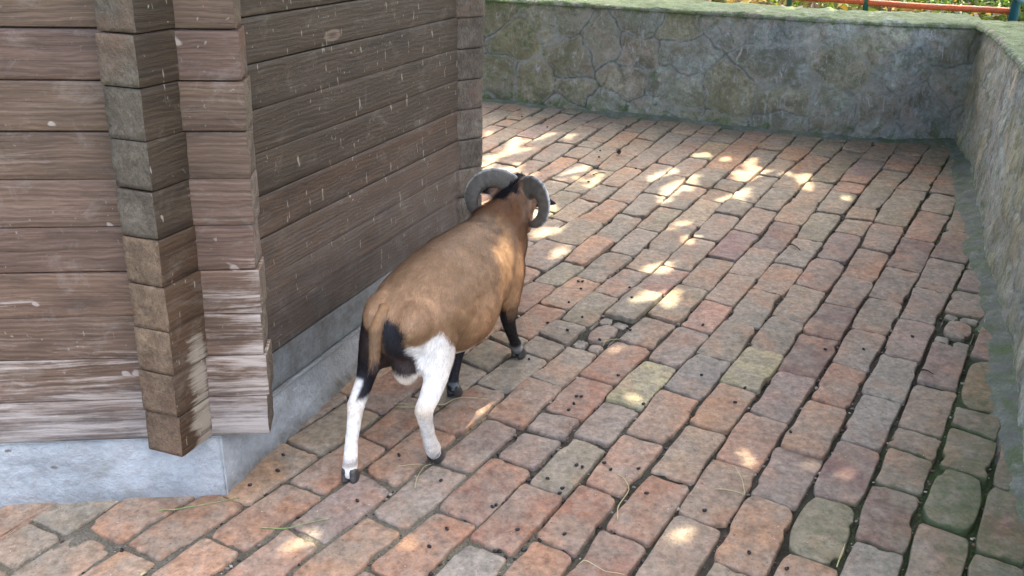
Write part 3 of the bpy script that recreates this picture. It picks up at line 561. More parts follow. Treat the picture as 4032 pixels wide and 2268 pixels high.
# ------------------------------------------------------------------ hexagonal log hut
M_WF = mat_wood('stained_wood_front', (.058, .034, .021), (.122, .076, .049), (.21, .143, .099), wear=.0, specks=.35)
M_WS = mat_wood('stained_wood_side_shaded', (.020, .0125, .0065), (.047, .031, .0165), (.088, .062, .036), wear=-.03, specks=.55, scuff=(.36, .31, .23))  # olive brown stain, painted darker to carry the shade on these walls
M_WE = mat_wood('stained_wood_side_ends', (.055, .037, .025), (.12, .083, .055), (.21, .155, .105), wear=-.02, specks=.5, scuff=(.42, .36, .27))
M_END = mat_endgrain(); M_PL = mat_plinth()
def log(mb, O, d, nrm, s0, s1, h0, h1, th, seed_, attrs, greyf, wearf, tint, jt=1., jb=1., mside=0, mend=1, cuts=()):
    """one squared log: outer face on the plane through O spanned by d and V, thickness th inwards"""
    r2 = np.random.default_rng(seed_); L_ = s1 - s0; n_ = max(6, int(L_ / .02)); ss = np.linspace(s0, s1, n_)
    e = np.array([.001, .004]); ss = np.concatenate([[s0 - 0], [s0 + .0025], [s0 + .008], ss[1:-1], [s1 - .008], [s1 - .0025], [s1]])
    H_ = h1 - h0; prof = []   # (out, up) from outer face; rounded corners
    bev = .0026; bt = bev * (.25 + .75 * jt); bb = bev * (.25 + .75 * jb)
    def edge(a, b, k):
        return [(a[0] + (b[0] - a[0]) * i / k, a[1] + (b[1] - a[1]) * i / k) for i in range(k)]
    q = .0006
    P8 = [(0, q + bb), (0, H_ - q - bt), (-bt * .35, H_ - q - bt * .3), (-bt * 1.6, H_ - q), (-th + bev, H_ - q), (-th, H_ - bev - q), (-th, q + bev), (-th + bev, q), (-bb * 1.6, q), (-bb * .35, q + bb * .3)]
    pr = edge(P8[0], P8[1], 8) + [P8[1], P8[2]] + edge(P8[3], P8[4], 4) + [P8[4]] + edge(P8[5], P8[6], 5) + [P8[6]] + edge(P8[7], P8[8], 4) + [P8[8], P8[9]]
    gapm = [(jb if b < H_ / 2 else jt) if (a > -bev * 1.7 and (b < bev or b > H_ - bev)) and a < -0.0002 else 0 for a, b in pr]
    pr = np.array(pr); m = len(pr); vs = []; gc = []; gp = []
    off = r2.random(3) * 30; jit = r2.normal(0, .0016)
    endo = [(fbm(np.stack([pr[:, 0] * 26 + off[0], pr[:, 1] * 26 + off[1] + k * 9], 1), 3, seed_ + k) - .5) * .006 for k in (0, 1)]
    for s in ss:
        out = pr[:, 0] + jit + (fbm(np.stack([pr[:, 1] * 30 + off[0], np.full(m, s * 6 + off[1])], 1), 3, seed_) - .5) * .0035
        up = pr[:, 1] + (vnoise(np.stack([np.full(m, s * 2.2 + off[2]), pr[:, 1] * 0 + (pr[:, 1] > H_ / 2)], 1), seed_ + 3) - .5) * .0022
        de = min(s - s0, s1 - s); sh = 0
        w0 = max(0, 1 - (s - s0) / .03); w1 = max(0, 1 - (s1 - s) / .03)
        sd2 = s + endo[0] * w0 + endo[1] * w1
        if de < .006:    # rounded arris round the end face
            k = 1 - de / .006; cx, cy = -th / 2, H_ / 2; f = 1 - .018 * k; out = cx + (out - cx) * f; up = cy + (up - cy) * f
        P = O[None] + d[None] * sd2[:, None] + nrm[None] * out[:, None] + V[None] * (h0 + up)[:, None]
        vs.append(P); gc.append(np.stack([np.full(m, s) + off[0], pr[:, 1] - pr[:, 0] + off[1], np.full(m, float(seed_ % 97))], 1)); gp.append(gapm)
    n2 = len(ss); vs = np.concatenate(vs); gc = np.concatenate(gc); gp = np.concatenate(gp).astype(float)
    fs = []; 
    for i in range(n2 - 1):
        for j in range(m): fs.append((i * m + j, (i + 1) * m + j, (i + 1) * m + (j + 1) % m, i * m + (j + 1) % m))
    ms_ = [mside] * len(fs)
    # caps: three shrinking rings with rough end grain, then a fan
    allv = [vs]; base = len(vs)
    for side, idx, sgn in ((0, 0, -1), (1, n2 - 1, 1)):
        ring = vs[idx * m:(idx + 1) * m]; c0 = ring.mean(0); prev = list(range(idx * m, (idx + 1) * m))
        for f in (.8, .58, .34):
            rr = c0 + (ring - c0) * f; rr = rr + d * ((fbm(rr * 30, 3, seed_ + 5) - .5) * .009)[:, None]; allv.append(rr)
            cur = list(range(base, base + m)); base += m
            for j in range(m): fs.append((prev[j], prev[(j + 1) % m], cur[(j + 1) % m], cur[j]) if side == 0 else (prev[j], cur[j], cur[(j + 1) % m], prev[(j + 1) % m]))
            ms_ += [mend] * m; prev = cur
        allv.append((c0)[None]); ci = base; base += 1
        for j in range(m): fs.append((prev[j], prev[(j + 1) % m], ci) if side == 0 else (prev[j], ci, prev[(j + 1) % m]))
        ms_ += [mend] * m
    V_ = np.concatenate(allv); ex = len(V_) - len(vs)
    gc = np.vstack([gc, np.zeros((ex, 3))]); gp = np.concatenate([gp, np.zeros(ex)])
    n0 = mb.n; mb.v.append(V_); mb.f += [tuple(i + n0 for i in q) for q in fs]; mb.m += ms_; mb.n += len(V_)
    mb.c.append(np.broadcast_to(np.array(tint, float), (len(V_), 3)))
    attrs['gc'].append(gc); attrs['gap'].append(gp); attrs['grey'].append(greyf(V_)); attrs['wear'].append(wearf(V_))
NF = unit(np.cross(FD, V)); NS = unit(np.cross(SD, V))          # outward normals (front faces viewer, side faces the yard)
if NF[1] > 0: NF = -NF
if NS[0] < 0: NS = -NS
ca, sa_ = math.cos(math.radians(60)), math.sin(math.radians(60))
def rotV(a, deg):
    r = math.radians(deg); return a * math.cos(r) + np.cross(V, a) * math.sin(r) + V * (V @ a) * (1 - math.cos(r))
C2 = CI + SD * 1.565; RD = unit(rotV(SD, 60)); NR = unit(np.cross(RD, V)); NR = NR if NR[0] > 0 else -NR
hut = empty('log_hut', tuple(CI)); tag(hut, 'brown hexagonal log hut on a pale grey-blue plinth, left of the sheep', 'hut')
HC = .1052; H0 = .163; NC = 20
def wall(name, O, d, nrm, s0, s1, mats, seed_, grey, wear, tints, dh=0., joints=(), endj=.0035, th=.095):
    mb = MB(); at = dict(gc=[], gap=[], grey=[], wear=[]); r2 = np.random.default_rng(seed_)
    JS = np.array(list(joints) + list(r2.choice([.1, .3, .6, 1.0], NC + 1)))
    for k in range(NC):
        tn = tints(k, r2); log(mb, O, d, nrm, s0 + r2.normal(0, endj * .5), s1 + r2.normal(0, endj), H0 + HC * k + dh + r2.uniform(-.0008, .0008), H0 + HC * (k + 1) + dh, th, seed_ * 50 + k, at, grey, wear, tn, JS[k + 1], JS[k])
    o = mesh(name, np.concatenate(mb.v), mb.f, mats, None, cols=np.concatenate(mb.c), attrs={k: np.concatenate(a) for k, a in at.items()}, mids=mb.m)
    reparent(o, hut); return o
hgt = lambda P: (P - CI) @ V
def front_wear(P):
    h = hgt(P); s = (P - CI) @ FD
    return sstep(.75, .2, h) * .42 + .34 * np.exp(-((h - .83) / .06) ** 2) * sstep(-.15, -.4, s) + .15 * sstep(.02, .12, s) + .12 * sstep(.9, .6, h)
tf = lambda k, r: np.array([1, .98, .97]) * r.uniform(.88, 1.14) * np.array([1, r.uniform(.96, 1.03), r.uniform(.95, 1.05)])
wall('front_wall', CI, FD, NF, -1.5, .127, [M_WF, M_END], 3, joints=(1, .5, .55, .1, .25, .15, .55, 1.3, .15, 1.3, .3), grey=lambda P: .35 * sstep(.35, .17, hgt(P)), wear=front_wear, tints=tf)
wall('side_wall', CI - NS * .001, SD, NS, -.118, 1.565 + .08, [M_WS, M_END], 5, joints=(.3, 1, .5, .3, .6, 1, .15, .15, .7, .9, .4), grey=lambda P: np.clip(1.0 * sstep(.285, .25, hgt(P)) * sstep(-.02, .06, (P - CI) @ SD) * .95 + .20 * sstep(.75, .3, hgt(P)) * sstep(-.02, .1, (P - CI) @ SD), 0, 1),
     wear=lambda P: .10 * sstep(.6, .1, hgt(P)) + .75 * sstep(.03, -.02, (P - CI) @ SD) * sstep(.60, .35, hgt(P)) * sstep(-.11, -.04, (P - CI) @ SD), tints=lambda k, r: (np.array([1.12, .94, .80]) if r.random() < .5 else np.array([1, 1.0, .98])) * r.uniform(.75, 1.25), dh=.0015)
wall('rear_wall', C2, -RD, NR, -1.5, .062, [M_WS, M_END], 7, lambda P: P[:, 0] * 0 + .15, lambda P: P[:, 0] * 0 + .05, lambda k, r: np.array([1, 1, 1]) * r.uniform(.85, 1.15), dh=-.0012, endj=.004, th=.13)
# plinth under the three walls, slightly rough, and the closed far sides and roof of the hut
def plinth():
    Ls = [CI + FD * -1.7 + NF * .004, CI + NF * .004 + NS * .006, C2 + NS * .006 + NR * .0, C2 + RD * 1.4]
    Ls[1] = CI + NF * .004 + FD * .012; Ls = [np.array(p) for p in Ls]
    # bottom follows the base line measured on the paving
    B = [np.array([-2.3, 1.80, -.06]), np.array([-.697, 1.930, -.06]), np.array([-.095, 3.30, -.06]), np.array([-1.02, 4.50, -.06])]
    T_ = [p + V * (H0 - .001) for p in Ls]
    vs = []; fs = []; dirt = []; n0 = 0
    for a in range(3):
        L_ = np.linalg.norm(T_[a + 1] - T_[a]); nx = int(L_ / .012); ny = 22
        A_, B_ = np.meshgrid(np.linspace(0, 1, nx), np.linspace(0, 1, ny)); A_ = A_.ravel(); B_ = B_.ravel()
        top = T_[a] * (1 - A_)[:, None] + T_[a + 1] * A_[:, None]; bot = B[a] * (1 - A_)[:, None] + B[a + 1] * A_[:, None]
        P = bot * (1 - B_)[:, None] + top * B_[:, None]; nn = (NF, NS, NR)[a]
        w_ = np.sin(np.clip(A_, 0, 1) * math.pi) ** .2
        P = P + nn * (((fbm(P * 7, 4, 5) - .5) * .018 + (fbm(P * 45, 3, 6) - .5) * .005) * w_ - .006)[:, None]
        g_ = np.arange((nx - 1) * (ny - 1)); r = g_ // (nx - 1); c_ = g_ % (nx - 1); q = r * nx + c_ + n0
        vs.append(P); fs += np.stack([q, q + 1, q + nx + 1, q + nx], 1).tolist(); n0 += len(P)
        z = P[:, 2]; dirt.append(np.clip(.8 * sstep(.05, .0, z) + (.45 if a == 1 else 0) * sstep(.55, .9, fbm(P * 6, 3, 8) + .25), 0, 1) * (1 if a else .55))
    o = mesh('plinth', np.concatenate(vs), fs, M_PL, attrs={'dirt': np.concatenate(dirt)}); reparent(o, hut)
    # ledge closing the plinth top
    mb = MB(); rim = [T_[0], T_[1], T_[2], T_[3]]; cen = CI + SD * .7 - NS * 1.1 + V * H0
    mb.add(np.array([p - V * .002 for p in rim] + [cen]), [(0, 1, 4), (1, 2, 4), (2, 3, 4)])
    o = mesh('plinth_top', mb.v[0], mb.f, M_PL, attrs={'dirt': np.full(5, .5)}, smooth=False); reparent(o, hut)
plinth()
M_ROOF = mat_paint('roof_boards', (.10, .065, .045), (.2, .17, .14), .8)
def hut_back():
    E_ = 1.41; pts = [CI + FD * -E_, CI, C2, C2 + RD * E_]; cen = CI + SD * .7 - NS * 1.2
    pts += [2 * cen - pts[1], 2 * cen - pts[2]]
    mb = MB(); top = H0 + HC * NC
    for a, b in ((3, 4), (4, 5), (5, 0)):
        A_, B_ = pts[a], pts[b]; mb.add([A_, B_, B_ + V * top, A_ + V * top, *(p + unit(cen - p) * .09 for p in (A_, B_, B_ + V * top, A_ + V * top))], [(0, 1, 2, 3), (7, 6, 5, 4), (0, 4, 5, 1), (3, 2, 6, 7)])
    o = mesh('back_wall', np.concatenate(mb.v), mb.f, M_ROOF, smooth=False); reparent(o, hut)
    mb = MB(); eave = [cen + (p - cen) * 1.13 + V * (top - .03) for p in pts]; apex = cen + V * (top + .75)
    lo = [p - V * .05 for p in eave]; mb.add(eave + lo + [apex, cen + V * (top - .08)], [(i, (i + 1) % 6, 12) for i in range(6)] + [(i + 6, (i + 1) % 6 + 6, (i + 1) % 6, i) for i in range(6)] + [((i + 1) % 6 + 6, i + 6, 13) for i in range(6)])
    o = mesh('roof', np.concatenate(mb.v), mb.f, M_ROOF, smooth=False); reparent(o, hut)
hut_back()

# ------------------------------------------------------------------ things on top of and behind the back wall
M_TEAL = mat_paint('teal_paint', (.02, .11, .12), (.09, .16, .15), .45); M_ORANGE = mat_paint('orange_paint', (.62, .12, .035), (.30, .10, .05), .5)
M_GREEN = mat_paint('dark_green_paint', (.015, .10, .065), (.07, .12, .08), .5)
def hexpt(p, dh=0):      # point given by photograph position on the level of the wall top + dh
    px = p[0] * 1.5652 - 2016; py = p[1] * 1.5652 - 1134; d = np.array(FW * 3850 + RT * px - UP * py); o = np.array([0, 0, 1.5]); t = ((np.array(TOP) + V * dh - o) @ V) / (d @ V); return o + t * d
def bar(mb, pts, r, n=10, c=None): a, f = tube(pts, r, n); mb.add(a, f, c)
rail = empty('steel_railing', (2.66, 5.3, .5)); tag(rail, 'teal painted steel railing standing behind the back wall at the upper right corner', 'railing')
def part(mb, name, mats, root, **k): o = mb.build(name, mats, None, **k); reparent(o, root); return o
pr0 = np.array([2.70, 5.36, .30]); rdir = unit(np.array([-.93, .40, 0]) - V * (np.array([-.93, .40, 0]) @ V))
for k, dist in enumerate((0., .72, 1.15, 2.1, 3.2)):
    mb = MB(); b = pr0 + rdir * dist + np.array([.0, .12, 0]) * (k > 0); r = .024 if k == 0 else .016; bar(mb, [b, b + V * (.62 if k else .9)], r, 14); part(mb, 'post', M_TEAL if k == 0 else M_GREEN, rail)
for h in (.315, .86):
    mb = MB(); a = pr0 + V * h; bar(mb, [a + rdir * -.05, a + rdir * 1.6, a + rdir * 3.6], .021, 14); part(mb, 'rail', M_TEAL, rail)
mb = MB(); a = pr0 + V * .315; bar(mb, [a, a + np.array([-.15, -.9, 0]), a + np.array([-.9, -3.2, 0]) * 1.0], .021, 12)
part(mb, 'rail', M_TEAL, rail)
pipe = MB(); p0 = hexpt((2551, 28), .012); p1 = hexpt((2080, -2), .012); dd = unit(p1 - p0)
bar(pipe, [p0, p0 + dd * .01, p0 + dd * .5 - V * .006, p0 + dd * 1.0, p0 + dd * 1.6 - V * .01, p0 + dd * 2.6], [.012, .0165, .0165, .0165, .0165, .0165], 12)
po = pipe.build('orange_pipe', M_ORANGE); tag(po, 'orange painted pipe lying along the rear edge of the wall top', 'pipe')

# ------------------------------------------------------------------ plants
grit = mesh('grit', GRIT[0], GRIT[1], mat_col('grit', .9, .2, 300, .2), cols=GRIT[2], smooth=False); grit['kind'] = 'stuff'; grit['label'] = 'loose grit and crumbs in the joints of the brick paving'
M_LEAF = mat_col('leaves', .45, .5, 30, .25, trans=.30); M_BARK = mat_col('bark', .9, .2, 30, .35, bump=.8, bscale=60)
def leaves(C_, N_, size, cols, asp=.45):
    """bent leaf shapes: 6 vertices, 4 faces each"""
    n_ = len(C_); ax_ = rng.normal(size=(n_, 3)); ax_ -= (ax_ * N_).sum(1)[:, None] * N_; ax_ /= np.linalg.norm(ax_, axis=1)[:, None] + 1e-9; sd_ = np.cross(N_, ax_)
    sz = size[:, None]; b = N_ * sz * .18
    P = np.stack([C_ - ax_ * sz * .5, C_ - ax_ * sz * .12 + sd_ * sz * asp * .5 + b, C_ + ax_ * sz * .22 + sd_ * sz * asp * .38 + b, C_ + ax_ * sz * .5 - b * .6,
                  C_ + ax_ * sz * .22 - sd_ * sz * asp * .38 + b, C_ - ax_ * sz * .12 - sd_ * sz * asp * .5 + b, C_ + ax_ * sz * .05], 1).reshape(-1, 3)
    i = np.arange(n_)[:, None] * 7; T_ = np.array([(0, 1, 6), (1, 2, 6), (2, 3, 6), (3, 4, 6), (4, 5, 6), (5, 0, 6)])
    return P, (i[:, None, :] + T_[None]).reshape(-1, 3), np.repeat(cols, 7, 0)
def shrub(cx, cy, r, h, n_, label, base, seedv, sz=.055):
    root = empty('shrub', (cx, cy, -.05)); tag(root, label, 'shrub', None)
    mb = MB()
    for k in range(7):
        a = random.uniform(0, 6.28); q = np.array([cx + math.cos(a) * r * .7, cy + math.sin(a) * r * .7, h * random.uniform(.6, .95)]); bar(mb, [np.array([cx, cy, -.08]), np.array([cx, cy, .1]) * .6 + q * .4, q], [.014, .01, .004], 6, (.10, .075, .05))
    part(mb, 'stem', M_BARK, root)
    u = rng.normal(size=(n_, 3)); u /= np.linalg.norm(u, axis=1)[:, None]; rad = rng.random(n_) ** .4
    C_ = np.stack([cx + u[:, 0] * r * rad, cy + u[:, 1] * r * rad, h * .5 + u[:, 2] * h * .5 * rad], 1); C_ = C_[fbm(C_ * 7, 3, seedv) > .44]; C_ = C_[C_[:, 2] > -.03]
    N_ = rng.normal(size=C_.shape) + np.array([0, -.3, 1.2]); N_ /= np.linalg.norm(N_, axis=1)[:, None]
    cl = np.array(base)[None] * rng.uniform(.5, 1.6, (len(C_), 1)) * rng.uniform(.85, 1.15, (len(C_), 3))
    P, F_, cc = leaves(C_, N_, rng.uniform(.7, 1.3, len(C_)) * sz, cl); o = mesh('foliage', P, F_, M_LEAF, cols=cc, smooth=False); reparent(o, root)
shrub(3.15, 6.35, .62, .62, 5200, 'dark leafy shrub behind the wall beside the corner post', (.06, .10, .025), 3)
shrub(2.25, 6.75, .60, .62, 5200, 'bright leaved shrub behind the wall above the orange pipe', (.13, .17, .035), 4)
shrub(1.25, 7.1, .62, .6, 3800, 'low dark shrub behind the wall, leftmost of the plants there', (.05, .075, .022), 6)
# leaf litter on the bed
nL = 5200; C_ = np.stack([rng.uniform(.2, 4.6, nL), rng.uniform(5.5, 8.8, nL), rng.uniform(.30, .44, nL)], 1)
def behind(P): return (P[:, 1] > np.interp(P[:, 0], [p[0] for p in BW] + [2.9], [p[1] for p in BW] + [4.7]) + .62)
C_ = C_[behind(C_)]; N_ = rng.normal(size=C_.shape) * .7 + np.array([0, 0, 1.2]); N_ /= np.linalg.norm(N_, axis=1)[:, None]
pal = np.array([(.20, .115, .05), (.14, .085, .045), (.30, .22, .08), (.09, .12, .035), (.07, .05, .03)]); cl = pal[rng.integers(0, 5, len(C_))] * rng.uniform(.7, 1.3, (len(C_), 1))
P, F_, cc = leaves(C_, N_, rng.uniform(.05, .11, len(C_)), cl); lit = mesh('leaf_litter', P, F_, M_LEAF, cols=cc, smooth=False); lit['kind'] = 'stuff'; lit['label'] = 'fallen brown and yellow leaves on the planting bed behind the wall'; 
Pb, Fb = grid(60, 40, lambda a, b: np.stack([-3 + a * 9, 5.35 + b * 7, .33 + (fbm(np.stack([a * 22, b * 15], 1), 4, 3) - .5) * .12], 1))
Pb[:, 2] = np.where(behind(Pb), Pb[:, 2], -.3)
bed = mesh('planting_bed', Pb, Fb, M_SOIL, attrs={'dry': Pb[:, 0] * 0 + .15, 'moss': Pb[:, 0] * 0 + .25}); bed['kind'] = 'structure'

# trees behind the wall, whose crowns hang over the yard and break the sun into spots
SDV = np.array(sd)
def sunspot_targets():
    T_ = []
    D = lambda x, y, r, el=1.0: T_.append((x, y, r))
    z6 = lambda x, y: ((1900 + x * .31056) / 1.5652, (400 + y * .31056) / 1.5652); z7 = lambda x, y: ((2600 + x * .3795) / 1.5652, (450 + y * .3795) / 1.5652)
    z4 = lambda x, y: ((2016 + x * .3913) / 1.5652, (1000 + y * .3913) / 1.5652); z3 = lambda x, y: ((2688 + x * .5217) / 1.5652, (1512 + y * .5217) / 1.5652)
    for f, l_ in ((z6, [(120, 700, 4.5), (60, 800, 5), (250, 880, 4), (390, 570, 3.4), (740, 460, 2.6), (420, 640, 3), (560, 620, 3), (420, 480, 2.4), (80, 410, 2), (1250, 830, 3.6), (1120, 900, 3), (1000, 960, 3), (1100, 470, 2), (1450, 960, 2.6), (1430, 1060, 2.4), (1300, 870, 2.5), (560, 960, 3.4), (60, 1080, 4), (60, 1300, 3.4), (700, 1380, 4), (850, 1400, 4), (2150, 960, 3), (2330, 900, 3)]),
                  (z7, [(120, 740, 4.4), (60, 800, 3.6), (350, 680, 2.6), (80, 890, 2.4), (320, 770, 2.2), (820, 630, 4.4), (960, 580, 3.6), (1100, 640, 4.6), (1190, 610, 3), (900, 750, 3.6), (690, 465, 1.8), (950, 490, 2), (1500, 650, 3.4), (880, 860, 3), (660, 870, 2.4), (280, 1120, 3.2), (200, 1160, 3.4), (380, 1270, 2.6), (320, 1310, 2.4), (1920, 880, 1.6), (430, 430, 1.8), (1560, 730, 1.6)]),
                  (z4, [(1590, 80, 2.8), (1580, 150, 2.2), (1350, 135, 1.8), (1300, 440, 3.2), (1440, 420, 2.6), (1640, 420, 1.8), (1060, 940, 2.4), (480, 0, 3.2), (1620, 530, 1.2)]),
                  (z3, [(1190, 700, 3.6), (1370, 610, 2.4), (430, 530, 2), (1000, 600, 1.8), (60, 1130, 3), (20, 1180, 2.6), (750, 640, 1.4)]),
                  ((lambda x, y: (x, y)), [(1360, 582, 3.6), (1395, 580, 3), (1410, 626, 2.6), (1640, 1010, 1.9), (1590, 990, 1.4), (790, 1350, 4.6), (720, 1385, 4), (560, 1440, 3.6), (1040, 1380, 3), (1000, 1340, 2.2), (1560, 1360, 2.4), (1720, 1330, 3), (1690, 1360, 2.6), (1760, 1310, 2.2), (1890, 1160, 1.6), (1100, 1420, 2.2), (1240, 400, 4), (1300, 420, 3)])):
        for x, y, r in l_:
            X, Y = f(x, y); r = r * (.42 if Y < 900 else .2); px = X * 1.5652 - 2016; py = Y * 1.5652 - 1134; d = np.array(FW * 3850 + RT * px - UP * py); t = -1.5 / d[2]; T_.append((np.array([0, 0, 1.5]) + t * d, r / 100.))
    for X, Y, r in ((2115, 22, .045), (2140, 17, .03), (1990, 20, .02), (2040, 12, .03)):
        T_.append((hexpt((X, Y)), r))
    T_.append((np.array([-.303, 2.035, 0]) + np.array([.4419, .8971, 0]) * .47 + np.array([.8971, -.4419, 0]) * .12 + V * .47, .03))
    return T_
TG = sunspot_targets()
_sp = [np.array([-.303, 2.035, 0]) + np.array([.4419, .8971, 0]) * s_ + np.array([.8971, -.4419, 0]) * l_ + V * h_ for s_ in np.linspace(-.03, .5, 10) for l_ in (-.12, 0, .12) for h_ in (.3, .4, .5)]
def _clear(T_, r):
    if T_[2] > .3: return True
    for q_ in _sp:
        d_ = q_ - T_; a_ = d_ @ SDV
        if a_ > 0 and np.linalg.norm(d_ - a_ * SDV) < r + .06: return False
    return True
TG = [(a_, b_) for a_, b_ in TG if _clear(a_, b_)]
TGN = None; LONG = unit(np.array([DR[0], DR[1], 0]) - SDV * (np.array([DR[0], DR[1], 0]) @ SDV))
def crown(C0, R_, n_, name, seedv):
    u = rng.normal(size=(n_, 3)); u /= np.linalg.norm(u, axis=1)[:, None]; C_ = C0 + u * R_ * (rng.random(n_) ** .38)[:, None]
    C_ = C_[fbm(C_ * 1.3, 3, seedv) > .2]
    keep = np.ones(len(C_), bool)
    for T_, r in TG:
        d = C_ - T_; a = d @ SDV; pz = d - a[:, None] * SDV; al = pz @ LONG; dist = np.linalg.norm(pz - al[:, None] * LONG * .45, axis=1); keep &= dist > r + (.040 if T_[1] > 2.6 or T_[2] > .3 else .029)
    C_ = C_[keep]; N_ = rng.normal(size=C_.shape) * .55 + SDV * .8 + np.array([0, 0, .3]); N_ /= np.linalg.norm(N_, axis=1)[:, None]
    cl = np.array((.055, .095, .022))[None] * rng.uniform(.6, 1.5, (len(C_), 1)) * rng.uniform(.85, 1.15, (len(C_), 3))
    return leaves(C_, N_, rng.uniform(.10, .15, len(C_)), cl, .66)
def tree(tr, C0, R_, n_, label, seedv):
    root = empty('tree', tr); tag(root, label, 'tree'); mb = MB(); b = np.array(tr, float); top = np.array(C0, float)
    bar(mb, [b, b * .7 + top * .3 + np.array([.1, .1, 0]), b * .35 + top * .65, top], [.13, .10, .075, .03], 12, (.11, .085, .06))
    for k in range(9):
        u = unit(rng.normal(size=3)) * R_ * .85; s = b * .45 + top * .55; bar(mb, [s, s * .5 + (top + u) * .5 + np.array([0, 0, .1]), top + u], [.045, .025, .008], 7, (.11, .085, .06))
    part(mb, 'trunk', M_BARK, root); P, F_, cc = crown(top, np.array(R_), n_, 'crown', seedv); o = mesh('crown', P, F_, M_LEAF, cols=cc, smooth=False); reparent(o, root)
tree((5.2, 8.6, .25), tuple(np.array([1.1, 3.7, 0]) + SDV * 4.4), (2.7, 2.8, .95), 22000, 'tall leafy tree rooted behind the corner of the walls, its crown over the yard', 41)
tree((-1.6, 9.2, .25), tuple(np.array([-1.1, 2.6, 0]) + SDV * 4.6), (2.6, 2.8, .95), 19000, 'leafy tree rooted behind the hut and the back wall', 42)
tree((3.9, 7.4, .25), tuple(np.array([1.2, 1.5, 0]) + SDV * 4.2), (2.3, 2.3, .9), 15000, 'leafy tree rooted behind the right wall, its crown over the near part of the yard', 43)

# ------------------------------------------------------------------ the sheep (local frame: s forward, l right, h up)
GA = np.array([-.303, 2.035, 0.]); GX = np.array([.44189538, .89706659, 0.]); GL = np.array([.89706659, -.44189538, 0.])
def gp(s, l, h): return GA + GX * s + GL * l + V * h
def glocal(P):
    M_ = np.linalg.inv(np.stack([GX, GL, V], 1)); return (P - GA) @ M_.T
def icosph(n=2):
    bm = bmesh.new(); bmesh.ops.create_icosphere(bm, subdivisions=n, radius=1); v = np.array([x.co[:] for x in bm.verts]); f = [tuple(y.index for y in x.verts) for x in bm.faces]; bm.free(); return v, f
IV, IF = icosph(3)
GM = MB()
def ball(c, r):      # c in (s,l,h), r scalar or (rs,rl,rh)
    r = np.array(r if hasattr(r, '__len__') else (r, r, r)); q = IV * r + np.array(c); GM.add(q @ np.stack([GX, GL, V]) + GA, IF)
def limb(pts):       # tapered chain [(s,l,h,r)] or [(s,l,h,(rs,rl,rh))]
    for a, b in zip(pts[:-1], pts[1:]):
        pa, pb = np.array(a[:3]), np.array(b[:3]); L_ = np.linalg.norm(pb - pa)
        ra = np.array(a[3] if hasattr(a[3], '__len__') else (a[3],) * 3, float); rb = np.array(b[3] if hasattr(b[3], '__len__') else (b[3],) * 3, float)
        n_ = max(2, int(L_ / max(.12 * min(ra.min(), rb.min()), .003)) + 1)
        for t in np.linspace(0, 1, min(n_, 40)): ball(pa * (1 - t) + pb * t, ra * (1 - t) + rb * t)
# trunk
limb([(.055, 0, .375, (.07, .097, .088)), (.12, 0, .380, (.09, .115, .116)), (.22, 0, .374, (.10, .122, .138)), (.32, 0, .370, (.11, .128, .142)), (.42, 0, .374, (.10, .120, .132)), (.50, 0, .386, (.09, .100, .118)), (.57, .003, .395, (.07, .085, .105))])
ball((.28, .01, .335), (.16, .130, .125)); ball((.045, .045, .40), (.06, .05, .06)); ball((.045, -.045, .40), (.06, .05, .06))
# withers and neck
limb([(.48, 0, .415, (.07, .085, .085)), (.545, .004, .432, (.06, .082, .086)), (.605, .006, .447, (.055, .066, .072)), (.655, .006, .474, (.05, .053, .062)), (.685, .004, .495, (.045, .048, .05))])
# head, turned a little to the right and pitched down
hx = np.array([math.sin(math.radians(24)), 0, 0]); HF = unit(np.array([math.cos(math.radians(-2)) * .46, math.sin(math.radians(-2)) * .46, -.88]))
HB = np.array([.69, .004, .512]); HRt = unit(np.cross(HF, np.array([0, 0, 1.]))) * -1; HRt = HRt if HRt[1] > 0 else -HRt; HU = np.cross(HRt, HF); HU = HU if HU[2] > 0 else -HU
def hp(f, r, u): return tuple(HB + HF * f + HRt * r + HU * u)
limb([(*hp(0, 0, 0), .046), (*hp(.045, 0, .004), .048), (*hp(.08, 0, -.004), .036), (*hp(.115, 0, -.010), .028), (*hp(.14, 0, -.014), .024)])
limb([(*hp(.01, 0, -.045), .034), (*hp(.07, 0, -.045), .028), (*hp(.125, 0, -.03), .016)])
ball(hp(.055, .038, .008), .016); ball(hp(.055, -.038, .008), .016)
# ears
for sg in (1, -1):
    e0 = np.array(hp(.012, .040 * sg, -.004)); ed = unit(HRt * sg * 1.0 + np.array([0.05, 0, -.12]) + HF * .05); 
    if sg < 0: ed = unit(np.array([-.42, -1., .0])); e0 = np.array([.658, -.034, .520])
    eup = unit(np.cross(ed, np.array([-1, 0, -.1])))
    for t in np.linspace(0, 1, 16):
        w_ = .020 * math.sin(math.pi * (.16 + .80 * t)) ** .8 * (1 - .25 * t) + .003; c_ = e0 + ed * (.076 if sg > 0 else .072) * t
        ball(c_, (.0065, .0065 if t > .1 else .01, w_))
